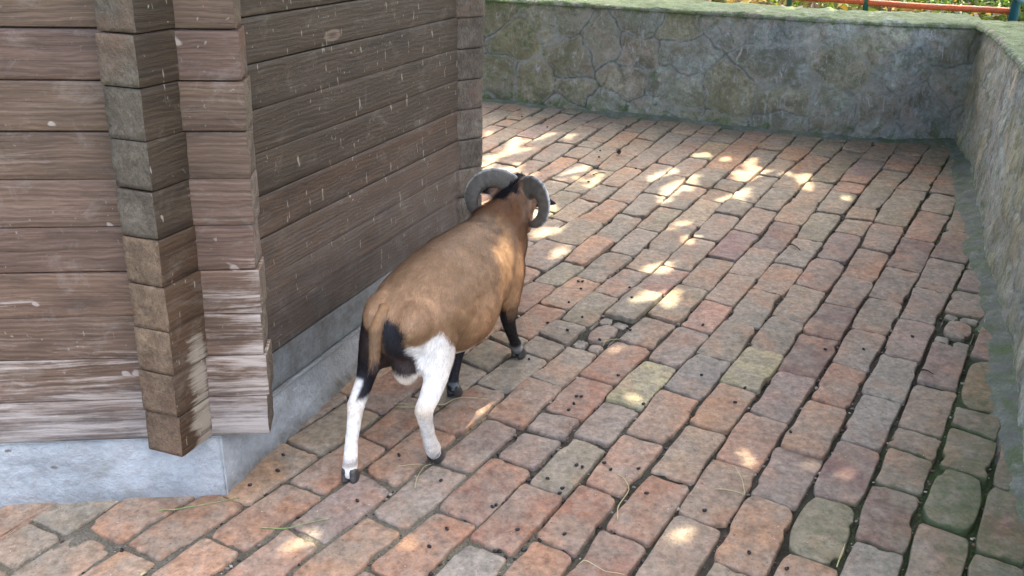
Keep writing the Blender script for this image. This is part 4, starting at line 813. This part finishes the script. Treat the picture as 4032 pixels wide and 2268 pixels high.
# legs
limb([(.10, .060, .325, (.080, .055, .09)), (.085, .080, .29, (.055, .040, .05)), (.068, .090, .257, (.036, .030, .034)), (.03, .094, .222, .0265), (-.004, .094, .199, .0235), (.014, .09, .155, .0190), (.033, .085, .105, .0180), (.055, .08, .062, .0195), (.068, .078, .043, .0215), (.082, .074, .022, .019)])
limb([(.085, -.062, .335, (.088, .058, .095)), (.07, -.088, .285, (.060, .038, .052)), (.055, -.10, .245, (.036, .027, .032)), (.03, -.103, .20, .0235), (-.009, -.10, .165, .0235), (-.03, -.094, .13, .0185), (-.05, -.088, .095, .0170), (-.068, -.081, .052, .0190), (-.077, -.078, .035, .0210), (-.082, -.076, .02, .018)])
limb([(.50, .070, .35, (.06, .045, .08)), (.485, .080, .285, (.040, .034, .045)), (.49, .078, .24, .027), (.497, .074, .208, .0215), (.55, .06, .139, .0165), (.59, .05, .095, .0150), (.625, .04, .058, .0190), (.65, .036, .03, .0175)])
limb([(.49, -.060, .34, (.06, .045, .07)), (.45, -.045, .26, (.036, .03, .04)), (.425, -.035, .19, .0235), (.41, -.032, .15, .021), (.395, -.033, .112, .0165), (.372, -.033, .070, .0165), (.366, -.033, .045, .0200), (.372, -.033, .022, .0175)])
# scrotum
limb([(.055, .012, .32, (.03, .036, .035)), (.045, .016, .285, (.030, .042, .036)), (.04, .018, .254, (.024, .034, .026))])
body0 = GM.build('body_raw', M_SOIL)
md = body0.modifiers.new('r', 'REMESH'); md.mode = 'VOXEL'; md.voxel_size = .0042; md.use_smooth_shade = True
m2 = body0.modifiers.new('s', 'SMOOTH'); m2.factor = .5; m2.iterations = 22
dg = bpy.context.evaluated_depsgraph_get(); bme = bpy.data.meshes.new_from_object(body0.evaluated_get(dg))
bpy.data.objects.remove(body0)
nv = len(bme.vertices); BV = np.empty(nv * 3); bme.vertices.foreach_get('co', BV); BV = BV.reshape(-1, 3); BN = np.empty(nv * 3); bme.vertices.foreach_get('normal', BN); BN = BN.reshape(-1, 3)
BV = BV + BN * ((fbm(BV * 34, 3, 2) - .5) * .004)[:, None]
bme.vertices.foreach_set('co', BV.ravel())
WHITE = np.array((.70, .66, .58)); BLACK = np.array((.011, .010, .012)); TAN = np.array((.215, .124, .059)); NECK = np.array((.205, .100, .045)); DKB = np.array((.035, .022, .018)); CREAM = np.array((.62, .52, .40))
Bm = np.linalg.inv(np.stack([HF, HRt, HU], 1))
def coat(P):
    q = glocal(P); s, l, h = q.T; n_ = fbm(P * 16, 4, 9) - .5; n2 = fbm(P * 60, 3, 10) - .5; c = np.tile(TAN, (len(P), 1))
    def put(m, colr): nonlocal c; m = np.clip(m, 0, 1)[:, None]; c = c * (1 - m) + np.asarray(colr) * m
    J = n_ * .05 + n2 * .02
    put(sstep(.40, .10, np.abs(l) + 0 * s) * sstep(.44, .50, h + J) * sstep(.62, .1, s) * .45, (.20, .125, .068))             # dorsal shade of the coat
    put(sstep(.44, .35, h + J) * sstep(.15, .25, s) * .40, (.42, .22, .10))                                                    # belly side warmer
    put(sstep(.47, .56, s + J * 1.2), NECK); put(sstep(.50, .56, s + J) * sstep(.64, .58, s + J) * sstep(.47, .50, h) * .5, (.20, .085, .035))
    put(sstep(.40, .47, s + J) * sstep(.56, .50, s + J) * sstep(.42, .46, h) * sstep(-.10, .12, n_ + n2) * .75, (.10, .062, .035))
    put(sstep(.06, .0, h) * .4, (.34, .27, .19))
    put(sstep(.20, .02, s) * sstep(.37, .43, h) * .3, (.46, .27, .15))
    # underside
    put(sstep(.235, .222, h + J * .4) * sstep(.12, .16, s) * sstep(.5, .45, s), BLACK)
    # right hind leg: white shank up to the thigh
    right = sstep(.035, .05, l)
    put(right * sstep(.372, .360, h + J * 1.3 + 1.5 * np.clip(s - .075, 0, .2)) * sstep(.16, .14, s) , WHITE)
    put(sstep(.075, .065, np.abs(l - .035)) * sstep(.262, .252, h + J * .5) * sstep(.15, .17, s) * sstep(.34, .30, s), WHITE); put(sstep(.236, .228, h + J * .3) * sstep(.17, .2, s) * sstep(.5, .45, s) * (np.abs(l) < .10), BLACK)
    put(right * sstep(.105, .085, l - J) * sstep(.245, .275, h) * sstep(.36, .33, h) * sstep(.07, .05, s) * .0, DKB)
    put(right * np.exp(-((h - .205) / .016) ** 2) * sstep(.02, -.02, s) * sstep(.2, .1, s) * .55, (.55, .40, .22))
    put(right * sstep(.10, .04, h) * sstep(.2, .15, s) * .28 * (n_ > 0), (.45, .36, .26)); put(right * sstep(.045, .034, h) * sstep(.2, .15, s) * (n2 > -.1) * sstep(.07, .1, s + .02), BLACK)
    # left hind leg: dark thigh, white below
    left = sstep(-.030, -.045, l) * sstep(.2, .17, s)
    put(left * sstep(.40, .36, h + J * 1.0 + (s - .02) * .25), DKB); put(left * sstep(.30, .27, h + J), BLACK)
    put(left * sstep(.228, .218, h + J * .5 + .0 * s) * (1 - sstep(-.098, -.090, l) * sstep(.178, .19, h)), WHITE); put(left * sstep(.066, .05, h) * sstep(.035, .045, h) * .75, (.20, .16, .12)); put(left * np.exp(-((h - .165) / .02) ** 2) * sstep(.0, -.02, s) * .4, (.55, .42, .26))
    # black between the buttocks, scrotum with a pale tip
    put(sstep(.035, .012, s + J * .5) * sstep(-.020, -.005, l + J * .4) * sstep(.066, .046, l + J * 1.0 + .30 * np.clip(h - .40, 0, .1) * 3) * sstep(.437, .42, h + J * .6) * sstep(.20, .22, h), BLACK)
    put(sstep(.10, .08, s) * sstep(.052, .046, np.abs(l - .005)) * sstep(.335, .315, h) * sstep(.2, .22, h), DKB)
    put(sstep(.09, .07, s) * sstep(.05, .045, np.abs(l - .02)) * sstep(.272, .260, h + J * .2) * sstep(.19, .2, h), CREAM)
    # front legs
    fr = sstep(.33, .36, s)
    put(fr * sstep(.268, .250, h + J * .5) * (np.abs(l) > .008) * sstep(.58, .30, h), BLACK)
    put(fr * (l > .086) * sstep(.20, .25, h) * sstep(.27, .25, h) * .7, TAN)
    put(fr * (l > 0) * sstep(.075, .05, h + J * .3) * .7, (.36, .36, .33)); put(fr * (l > 0) * sstep(.040, .03, h + J * .3) * .6, (.12, .11, .10))
    put(fr * (l < 0) * sstep(.075, .055, h + J * .4) * .75 * sstep(-.1, .1, n2 * 2), (.15, .17, .17))
    # head
    r_ = (q - HB) @ Bm.T; f, rr, u = r_.T
    hd = sstep(-.055, -.035, f) * sstep(.645, .665, s)
    put(hd * sstep(-.01, .02, np.abs(rr) - .012) * .5, (.40, .25, .15))
    put(sstep(.60, .63, s) * sstep(.485, .50, h) * .5, (.34, .21, .12)); put(sstep(.036, .024, np.abs(l + .004 + J * 1.2)) * sstep(.452, .470, h + J * .9 + .35 * np.abs(l)) * sstep(.590, .608, s + J * .3), BLACK)
    put(hd * sstep(.062, .066, np.abs(rr)) * sstep(.15, .13, np.abs(f)), (.013, .013, .018)); put(hd * sstep(.1, .09, np.abs(f)) * sstep(.054, .060, np.abs(rr)) * sstep(.075, .068, np.abs(rr)) * .6, (.30, .32, .36))  # black ears, with a bluish sheen painted in near the base
    put(sstep(-.046, -.052, l) * sstep(.485, .50, h) * sstep(.585, .60, s), (.013, .013, .018)); put(hd * sstep(.13, .16, f), (.05, .03, .022)); put(hd * np.exp(-((np.abs(rr) - .040) / .007) ** 2) * sstep(.02, .04, f) * sstep(-.005, -.02, u), BLACK)
    return c * (1 + (n2 * .5 + n_ * .35))[:, None]
M_HIDE = mat_col('hide', .75, .25, 90, .2, bump=.35, bscale=400); M_FUR = mat_col('fur', .55, .35, 40, .18)
M_HORN = NT('horn'); _g = M_HORN.attr('hu', 'Vector'); _o = M_HORN.obj()
_w = M_HORN.n('TexWave', wave_type='BANDS', bands_direction='X'); M_HORN.l(_g, _w.inputs[0]); _w.inputs['Scale'].default_value = 9.5; _w.inputs['Distortion'].default_value = 5.0; _w.inputs['Detail'].default_value = 3
_n = M_HORN.noise(_o, 60, 4, .6); _c = M_HORN.ramp(_w.outputs['Fac'], [(.1, (.052, .042, .030)), (.9, (.108, .090, .062))])
_c = M_HORN.mix(1.0, _c, M_HORN.ramp(_n, [(.3, .7), (.7, 1.3)]), 'MULTIPLY'); _rm = M_HORN.attr('ridge', 'Fac')
_c = M_HORN.mix(M_HORN.math('MULTIPLY', _rm, M_HORN.ramp(_n, [(.38, .25), (.55, 1.0)])), _c, (.62, .60, .54))
M_HORN = M_HORN.done(_c, .5, M_HORN.bump(M_HORN.math('ADD', _w.outputs['Fac'], _n), .35, .0022), .4)
M_HOOF = mat_paint('hoof_horn', (.035, .033, .030), (.16, .15, .13), .45); M_EYE = mat_paint('eye', (.02, .012, .008), (.03, .02, .01), .08)
sheep = empty('sheep', tuple(gp(.27, 0, 0)))
tag(sheep, 'tan horned ram with black and white legs, seen from behind, walking away along the hut', 'sheep')
bme.materials.clear(); body = link('body', bme, M_HIDE); setcol(bme, 'col', coat(BV)); reparent(body, sheep)
# short coat as hair-thin blades
tri = np.array([p.vertices[:] if len(p.vertices) == 3 else p.vertices[:3] for p in bme.polygons]); quad = np.array([p.vertices[:] if len(p.vertices) == 4 else (*p.vertices[:3], p.vertices[2]) for p in bme.polygons])
def fur(n_, lenf, widf, dirf, keepf, liftf, name):
    A0, B0, C0, D0 = (BV[quad[:, k]] for k in range(4)); ar = np.linalg.norm(np.cross(C0 - A0, D0 - B0), axis=1); pr_ = ar / ar.sum()
    fi = rng.choice(len(quad), n_, p=pr_); a = rng.random((n_, 1)); b = rng.random((n_, 1))
    P = (A0[fi] * (1 - a) + B0[fi] * a) * (1 - b) + (D0[fi] * (1 - a) + C0[fi] * a) * b; N_ = BN[quad[fi, 0]]
    q = glocal(P); k = keepf(q, P); P, N_, q = P[k], N_[k], q[k]; m = len(P)
    d = dirf(q) + rng.normal(size=(m, 3)) * .22; d = d[:, :1] * GX + d[:, 1:2] * GL + d[:, 2:] * V; d -= (d * N_).sum(1)[:, None] * N_; d /= np.linalg.norm(d, axis=1)[:, None] + 1e-9
    lf = liftf(q)[:, None] * rng.uniform(.4, 1.6, (m, 1)); ln = (lenf(q) * rng.uniform(.6, 1.35, m))[:, None]; d0 = d + N_ * lf; d0 /= np.linalg.norm(d0, axis=1)[:, None]
    sd_ = np.cross(d, N_) * (widf * rng.uniform(.7, 1.3, (m, 1))); b0 = P - N_ * .0008; mid = b0 + d0 * ln * .55; tip = mid + (d + N_ * lf * .35) * ln * .5
    VV = np.stack([b0 - sd_, b0 + sd_, mid + sd_ * .8, mid - sd_ * .8, tip], 1).reshape(-1, 3); i = np.arange(m)[:, None] * 5
    F4 = (i + np.array([0, 1, 2, 3])).tolist(); F3 = (i + np.array([3, 2, 4])).tolist()
    c = coat(P) * rng.uniform(.74, 1.28, (m, 1)); cc = np.repeat(c, 5, 0); tipm = np.tile([0, 0, .1, .1, .3], m)[:, None]; cc = cc * (1 + tipm * .6)
    o = mesh(name, VV, F4 + F3, M_FUR, cols=cc, smooth=False); reparent(o, sheep); return o
hh_ = lambda q: q[:, 2]
def isbody(q, P):
    earl = (q[:, 1] < -.05) & (q[:, 2] > .488) & (q[:, 0] > .59)
    r_ = (q - HB) @ Bm.T; head = (q[:, 0] > .655) & ((r_[:, 0] > .02) | (np.abs(r_[:, 1]) > .052)); return ~head & ~earl & (q[:, 2] > .055)
def lenf(q):
    s, l, h = q.T; base = .0125 + .014 * sstep(.50, .58, s) * sstep(.38, .46, h); base = np.where((h < .26) , .0075, base)
    r_ = (q - HB) @ Bm.T; return np.where((s > .67) & (r_[:, 0] > -.03), .010, base)
def dirf(q):
    s, l, h = q.T; d = np.stack([-1.0 + 0 * s, np.sign(l) * .2, -.55 - 1.2 * sstep(.06, .16, np.abs(l)) - 1.5 * sstep(.3, .2, h)], 1)
    d[s > .52] = np.stack([-.7 + 0 * s, l * 9, -.5 + 0 * s], 1)[s > .52]; return d
fur(170000, lenf, .00055, dirf, isbody, lambda q: .13 + .22 * sstep(.5, .6, q[:, 0]) * sstep(.38, .46, q[:, 2]) + .05, 'coat')
# tail: hangs from the croup, swung to the left, tufted at the tip
tl = [(.065, -.010, .425, .012), (.008, -.020, .435, .0160), (-.014, -.028, .40, .0150), (-.014, -.033, .36, .0125), (-.012, -.036, .325, .011), (-.013, -.040, .298, .006)]
a, f = tube([gp(*p[:3]) for p in tl], [p[3] for p in tl], 14); ql = glocal(a)
tc = np.where((ql[:, 2:] < .318), DKB, TAN * np.array([1.15, 1.1, 1.05])); to = mesh('tail', a, f, M_HIDE, cols=tc); reparent(to, sheep)
mt = 5200; tt = rng.random(mt); pt = np.array([p[:3] for p in tl]); rr_ = np.array([p[3] for p in tl]); us = np.linspace(0, 1, len(tl)); cen = np.stack([np.interp(tt, us, pt[:, k]) for k in range(3)], 1); rad = np.interp(tt, us, rr_)
an = rng.random(mt) * 6.283; nl = np.stack([-np.abs(np.cos(an)) * np.sign(rng.random(mt) - .25), np.sin(an), an * 0], 1); bs = cen + nl * rad[:, None]; dr3 = np.stack([-.05 + rng.normal(0, .12, mt), rng.normal(-.05, .12, mt), -1 + 0 * an], 1) + nl * .22
ln = (.014 + .012 * sstep(.75, 1, tt)) * rng.uniform(.6, 1.3, mt); sdv = np.cross(dr3, nl) * .0007; b0 = bs; t1 = bs + dr3 * ln[:, None]
tw = lambda q: q @ np.stack([GX, GL, V]) + GA
VV = np.stack([tw(b0 - sdv), tw(b0 + sdv), tw(t1)], 1).reshape(-1, 3); tcol = np.where((bs[:, 2:] + rng.normal(0, .008, (mt, 1)) < .315), DKB, TAN * 1.15) * rng.uniform(.7, 1.35, (mt, 1))
o = mesh('tail_hair', VV, (np.arange(mt)[:, None] * 3 + np.arange(3)), M_FUR, cols=np.repeat(tcol, 3, 0), smooth=False); o.parent = to
# horns: ringed, three-edged, one and a bit quarter turns
def horn(base, tdir, side, R_, a0, a1, r0, flare):
    base = np.array(base); tdir = unit(np.array(tdir)); up = np.array([0, 0, 1.]); up = unit(up - tdir * (up @ tdir)); nrm = np.cross(tdir, up) * side     # plane normal (outwards)
    N_ = 110; pts = []; rs = []; hu = []; A_ = np.linspace(a0, a1, N_); cen0 = None
    for k, a in enumerate(A_):
        t = k / (N_ - 1); R = R_ * (1 - .10 * t); p = -tdir * R * math.cos(a) + up * R * math.sin(a) + nrm * flare * t ** 1.3
        pts.append(p)
    pts = np.array(pts); pts = pts - pts[0] + base; W3 = lambda x: x @ np.stack([GX, GL, V]) + GA
    wr = lambda x: unit(x @ np.stack([GX, GL, V])); vs = []; ridge = []; huv = []; n_ = 20
    cen = base + tdir * R_ * math.cos(a0) - up * R_ * math.sin(a0)
    for k, a in enumerate(A_):
        t = k / (N_ - 1); rad_ = r0 * (1 - t) ** .62 * (1 - .0 * t) + .0035; o_ = unit(-tdir * math.cos(a) + up * math.sin(a)); wv = 1 + .004 * math.sin(k * 1.9) + .02 * math.sin(k * .7)
        for j in range(n_):
            th = 2 * math.pi * j / n_; c_, s_ = math.cos(th), math.sin(th)       # c_: outward from the curl centre, s_: along the plane normal
            x = c_ * (1.12 if c_ > 0 else .92); y = s_ * (.46 - .16 * c_)
            vs.append(W3(pts[k] + (o_ * x + nrm * y) * rad_ * wv)); rg = max(0, c_ - .90) / .10 * .8 if True else 0; ridge.append(rg ** .6 if rg > 0 else (.12 if c_ < -.97 else 0)); huv.append((t * 3.2, j / n_, side))
    fs = []
    for i in range(N_ - 1):
        for j in range(n_): fs.append((i * n_ + j, i * n_ + (j + 1) % n_, (i + 1) * n_ + (j + 1) % n_, (i + 1) * n_ + j))
    fs.append(tuple(range(n_))[::-1]); fs.append(tuple((N_ - 1) * n_ + j for j in range(n_)))
    vs = np.array(vs); o = mesh('horn', vs, fs, M_HORN, attrs={'hu': np.array(huv), 'ridge': np.array(ridge)}); reparent(o, sheep); return o
HORN_L = ((.662, -.014, .534), (-.38, -.92, 0), .062, math.radians(42), math.radians(275), .029, .022)
HORN_R = ((.670, .040, .522), (-.24, .60, 0), .052, math.radians(35), math.radians(270), .031, .032)
# left horn seen flat-on, right horn seen nearly edge-on, coming towards the viewer
horn(HORN_L[0], HORN_L[1], 1, *HORN_L[2:])
horn(HORN_R[0], HORN_R[1], -1, *HORN_R[2:])
def hoof(s, l, yaw):
    mb = MB(); f = np.array([math.cos(yaw), math.sin(yaw), 0]); r = np.array([-math.sin(yaw), math.cos(yaw), 0]); u = np.array([0, 0, 1.])
    for sg in (1, -1):
        vs = []; n_ = 16
        for z, sc_, sh in ((0.0, 1.0, 0), (.004, 1.02, 0), (.016, .88, -.004), (.030, .74, -.008), (.036, .5, -.01)):
            for j in range(n_):
                a = 2 * math.pi * j / n_; x = math.cos(a); y = math.sin(a); x = x * (.026 if x > 0 else .017); y = y * .0105 * (1 - .35 * max(0, math.cos(a)))
                q = np.array([s, l, z + .001]) + f * (x * sc_ + sh) + r * (y * sc_ + sg * .0112); vs.append(q @ np.stack([GX, GL, V]) + GA)
        fs = [(i * n_ + j, i * n_ + (j + 1) % n_, (i + 1) * n_ + (j + 1) % n_, (i + 1) * n_ + j) for i in range(4) for j in range(n_)] + [tuple(range(n_))[::-1], tuple(4 * n_ + j for j in range(n_))]
        mb.add(vs, fs)
    o = mb.build('hoof', M_HOOF); reparent(o, sheep)
for s, l, y in ((.088, .073, .15), (-.08, -.075, -.15), (.66, .034, .1), (.378, -.033, .0)): hoof(s, l, y)
for sg in (1, -1):
    mb = MB(); q = (IV * .011 + np.array(hp(.055, .046 * sg, .010))); mb.add(q @ np.stack([GX, GL, V]) + GA, IF); o = mb.build('eye', M_EYE); reparent(o, sheep)

# ------------------------------------------------------------------ droppings, straws and twigs on the bricks
def fpt(D, z=0.0):
    px = D[0] * 1.5652 - 2016; py = D[1] * 1.5652 - 1134; d = np.array(FW * 3850 + RT * px - UP * py); t = (z - 1.5) / d[2]; return np.array([0, 0, 1.5]) + t * d
dg = bpy.context.evaluated_depsgraph_get()
def ground_z(p):
    hit, loc, *_ = pav.ray_cast(Vector((p[0], p[1], .2)), Vector((0, 0, -1))); zs = [loc.z] if hit else []
    hit, loc, *_ = soil.ray_cast(Vector((p[0], p[1], .2)), Vector((0, 0, -1))); zs += [loc.z] if hit else [0]
    return max(zs)
M_DROP = mat_paint('dropping', (.012, .009, .008), (.035, .027, .022), .38)
dmesh = []
for k in range(5):
    v = IV * np.array([.0058, .0040, .0037]) * random.uniform(.9, 1.15); v = v * (1 + (fbm(v * 300, 2, k)[:, None] - .5) * .35)
    me = bpy.data.meshes.new('dropping'); me.from_pydata(v.tolist(), [], IF); me.materials.append(M_DROP); me.polygons.foreach_set('use_smooth', np.ones(len(me.polygons), bool)); dmesh.append(me)
z2 = lambda x, y: ((1344 + x * .5217) / 1.5652, (1512 + y * .5217) / 1.5652); z1 = lambda x, y: (x * .5217 / 1.5652, (1512 + y * .5217) / 1.5652)
z4 = lambda x, y: ((2016 + x * .3913) / 1.5652, (1000 + y * .3913) / 1.5652); z6 = lambda x, y: ((1900 + x * .31056) / 1.5652, (400 + y * .31056) / 1.5652); z5 = lambda x, y: ((3024 + x * .3913) / 1.5652, (1000 + y * .3913) / 1.5652); z3 = lambda x, y: ((2688 + x * .5217) / 1.5652, (1512 + y * .5217) / 1.5652)
dl = [z2(*p) for p in [(1773, 93), (1812, 96), (1755, 150), (1717, 197), (1327, 385), (1183, 517), (1597, 520), (1775, 618), (1818, 632), (1556, 719), (1410, 710), (1449, 677), (1668, 792), (1648, 828), (1695, 862), (1665, 880), (2010, 495), (2127, 378), (1985, 600), (2033, 650), (2243, 645), (2453, 470), (2430, 530), (2303, 830), (2110, 860), (2063, 1108), (1683, 1140), (1497, 1160), (1330, 1115), (1163, 1243), (1195, 1243), (1240, 1295), (1375, 1235), (1535, 1048), (1310, 1310), (1168, 915), (1140, 930), (927, 1028), (798, 1098), (752, 732), (436, 545), (121, 886), (665, 1228), (678, 1415), (1950, 1065), (1945, 1110), (1745, 1300), (2278, 1325), (2245, 1380), (1683, 1250), (2280, 150)]]
dl += [z4(*p) for p in [(360, 700), (558, 778), (695, 350), (572, 488), (710, 275), (668, 275), (708, 632), (1068, 1230), (1907, 1225), (1190, 770), (1185, 340), (882, 872), (1205, 455), (1920, 725), (650, 1432), (173, 1055)]] + [z6(*p) for p in [(1492, 628), (1478, 710), (1945, 848), (1345, 1022), (500, 205), (822, 325)]] + [z5(*p) for p in [(575, 968), (962, 960), (1452, 838)]] + [z3(*p) for p in [(812, 378), (165, 958), (498, 1290), (785, 1395), (395, 148)]] + [z1(*p) for p in [(1887, 770), (2097, 665), (918, 1250), (2140, 545)]] + [z3(470, 28)]
gdesc = 'droppings scattered over the brick yard'
for k, D in enumerate(dl):
    p = fpt(D); z = ground_z(p); o = bpy.data.objects.new('dropping', dmesh[k % 5]); COL.objects.link(o); o.location = (p[0], p[1], z + .0035); o.rotation_euler = (random.uniform(-.2, .2), random.uniform(-.2, .2), random.uniform(0, 6.28))
    tag(o, 'small dark oval sheep dropping lying loose on the brick paving', 'dropping', gdesc)
M_STRAW = mat_paint('straw', (.40, .36, .17), (.52, .46, .28), .5); M_TWIG = mat_paint('twig', (.035, .027, .02), (.08, .06, .045), .8)
def blade(pix, r, name, mat_, label, cat, lift=.004):
    pts = []
    for a, b in zip(pix[:-1], pix[1:]):
        for t in np.linspace(0, 1, 5)[:-1]: pts.append((a[0] * (1 - t) + b[0] * t, a[1] * (1 - t) + b[1] * t))
    pts.append(pix[-1]); P = [fpt(q) for q in pts]; P = [np.array([p[0], p[1], max(ground_z(p), -.006) + r + lift * math.sin(math.pi * (i + .5) / len(P))]) for i, p in enumerate(P)]
    # smooth in plan
    Q = np.array(P); Q[1:-1] = (Q[:-2] + 2 * Q[1:-1] + Q[2:]) / 4
    mb = MB(); bar(mb, list(Q), [r * (1 - .5 * i / len(Q)) for i in range(len(Q))], 6); o = mb.build(name, mat_); tag(o, label, cat); return o
blade([z2(410, 178), z2(550, 188), z2(690, 172), z2(800, 148), z2(905, 115), z2(1115, 130)], .0016, 'straw', M_STRAW, 'long pale straw lying across the bricks between the sheep\'s hind and front feet', 'straw')
blade([z2(400, 150), z2(470, 158), z2(560, 180)], .0012, 'straw', M_STRAW, 'short straw beside the long one between the sheep\'s hind feet', 'straw')
blade([z2(555, 785), z2(575, 700), z2(625, 615), z2(700, 590)], .0012, 'straw', M_STRAW, 'thin bent straw just below the right hind hoof', 'straw')
blade([z2(430, 625), z2(540, 618), z2(640, 602)], .0009, 'straw', M_STRAW, 'thin straight straw left of the bent one near the right hind hoof', 'straw')
blade([z2(2085, 1025), z2(2085, 920), z2(2180, 795), z2(2125, 710), z2(2080, 685)], .0014, 'straw', M_STRAW, 'kinked straw standing over a joint at the bottom middle of the yard', 'straw')
blade([z2(1775, 1365), z2(1840, 1350), z2(1920, 1400), z2(1990, 1440), z2(2180, 1449)], .0011, 'straw', M_STRAW, 'curved pale straw at the very bottom edge of the picture', 'straw')
blade([z3(245, 792), z3(340, 808), z3(470, 828)], .0014, 'straw', M_STRAW, 'straight lower half of a folded straw on a brick at the lower right', 'straw')
blade([z3(470, 828), z3(450, 730), z3(400, 625)], .0011, 'straw', M_STRAW, 'thin upper half of a folded straw on a brick at the lower right', 'straw')
M_GRASS = mat_paint('grass_blade', (.16, .24, .07), (.32, .33, .16), .5)
blade([z1(1195, 965), z1(1300, 950), z1(1500, 935), z1(1650, 905), z1(1805, 858)], .0016, 'grass_blade', M_GRASS, 'long green grass blade lying along the foot of the plinth', 'grass blade')
blade([z1(1965, 1085), z1(2100, 1090), z1(2250, 1080), z1(2350, 1050), z1(2490, 1020)], .0016, 'grass_blade', M_GRASS, 'green grass blade on the reddish bricks below the left hind hoof', 'grass blade')
blade([z4(915, 890), z4(960, 868), z4(1020, 855), z4(1105, 850)], .0013, 'straw', M_STRAW, 'small pale straw beside the broken brick in the middle of the yard', 'straw')
blade([z4(915, 915), z4(940, 880), z4(975, 862)], .001, 'straw', M_STRAW, 'tiny forked straw end beside the broken brick', 'straw')
blade([z3(1165, 1370), z3(1190, 1300), z3(1215, 1230)], .0016, 'straw', M_STRAW, 'short whitish straw beside the mossy brick at the lower right', 'straw')
blade([z3(1180, 1330), z3(1210, 1270), z3(1225, 1200)], .0012, 'straw', M_STRAW, 'second whitish straw right of the mossy brick, longer and thinner', 'straw')
blade([z1(1060, 1445), z1(1105, 1415)], .0030, 'straw', M_STRAW, 'short thick yellow straw at the bottom edge left of centre', 'straw')
z7 = lambda x, y: ((2600 + x * .3795) / 1.5652, (450 + y * .3795) / 1.5652)
blade([z7(1340, 1345), z7(1395, 1380), z7(1450, 1418)], .0028, 'twig', M_TWIG, 'short dark twig on a grey brick in the right middle of the yard', 'twig')
blade([z6(1400, 930), z6(1470, 915), z6(1550, 905)], .0028, 'twig', M_TWIG, 'short dark twig on a brick right of the horns', 'twig')
blade([z5(1540, 1190), z5(1590, 1205), z5(1660, 1235)], .0028, 'twig', M_TWIG, 'short dark twig on a brick near the right wall', 'twig')
# curled dead leaf far back
def curl_leaf(D, sz, label):
    p = fpt(D); z = ground_z(p); mb = MB()
    A_, B_ = np.meshgrid(np.linspace(-1, 1, 9), np.linspace(-1, 1, 7)); A_ = A_.ravel(); B_ = B_.ravel(); w_ = np.sqrt(np.clip(1 - A_ ** 2, .02, 1)) * .55
    v = np.stack([A_ * sz, B_ * w_ * sz, (B_ ** 2) * sz * .55 + (A_ ** 2) * sz * .25 + fbm(np.stack([A_ * 3, B_ * 3], 1), 2, 2) * sz * .3], 1); a = random.uniform(0, 3); v[:, :2] = v[:, :2] @ np.array([[math.cos(a), -math.sin(a)], [math.sin(a), math.cos(a)]])
    mb.add(v + np.array([p[0], p[1], z + .001]), [(r * 9 + c, r * 9 + c + 1, r * 9 + c + 10, r * 9 + c + 9) for r in range(6) for c in range(8)]); o = mb.build('dead_leaf', M_TWIG); tag(o, label, 'leaf')
curl_leaf(z6(1725, 680), .022, 'curled dark dead leaf on the far bricks below the back wall')
curl_leaf(z5(1470, 1300), .012, 'small curled dark leaf in a joint near the right wall')
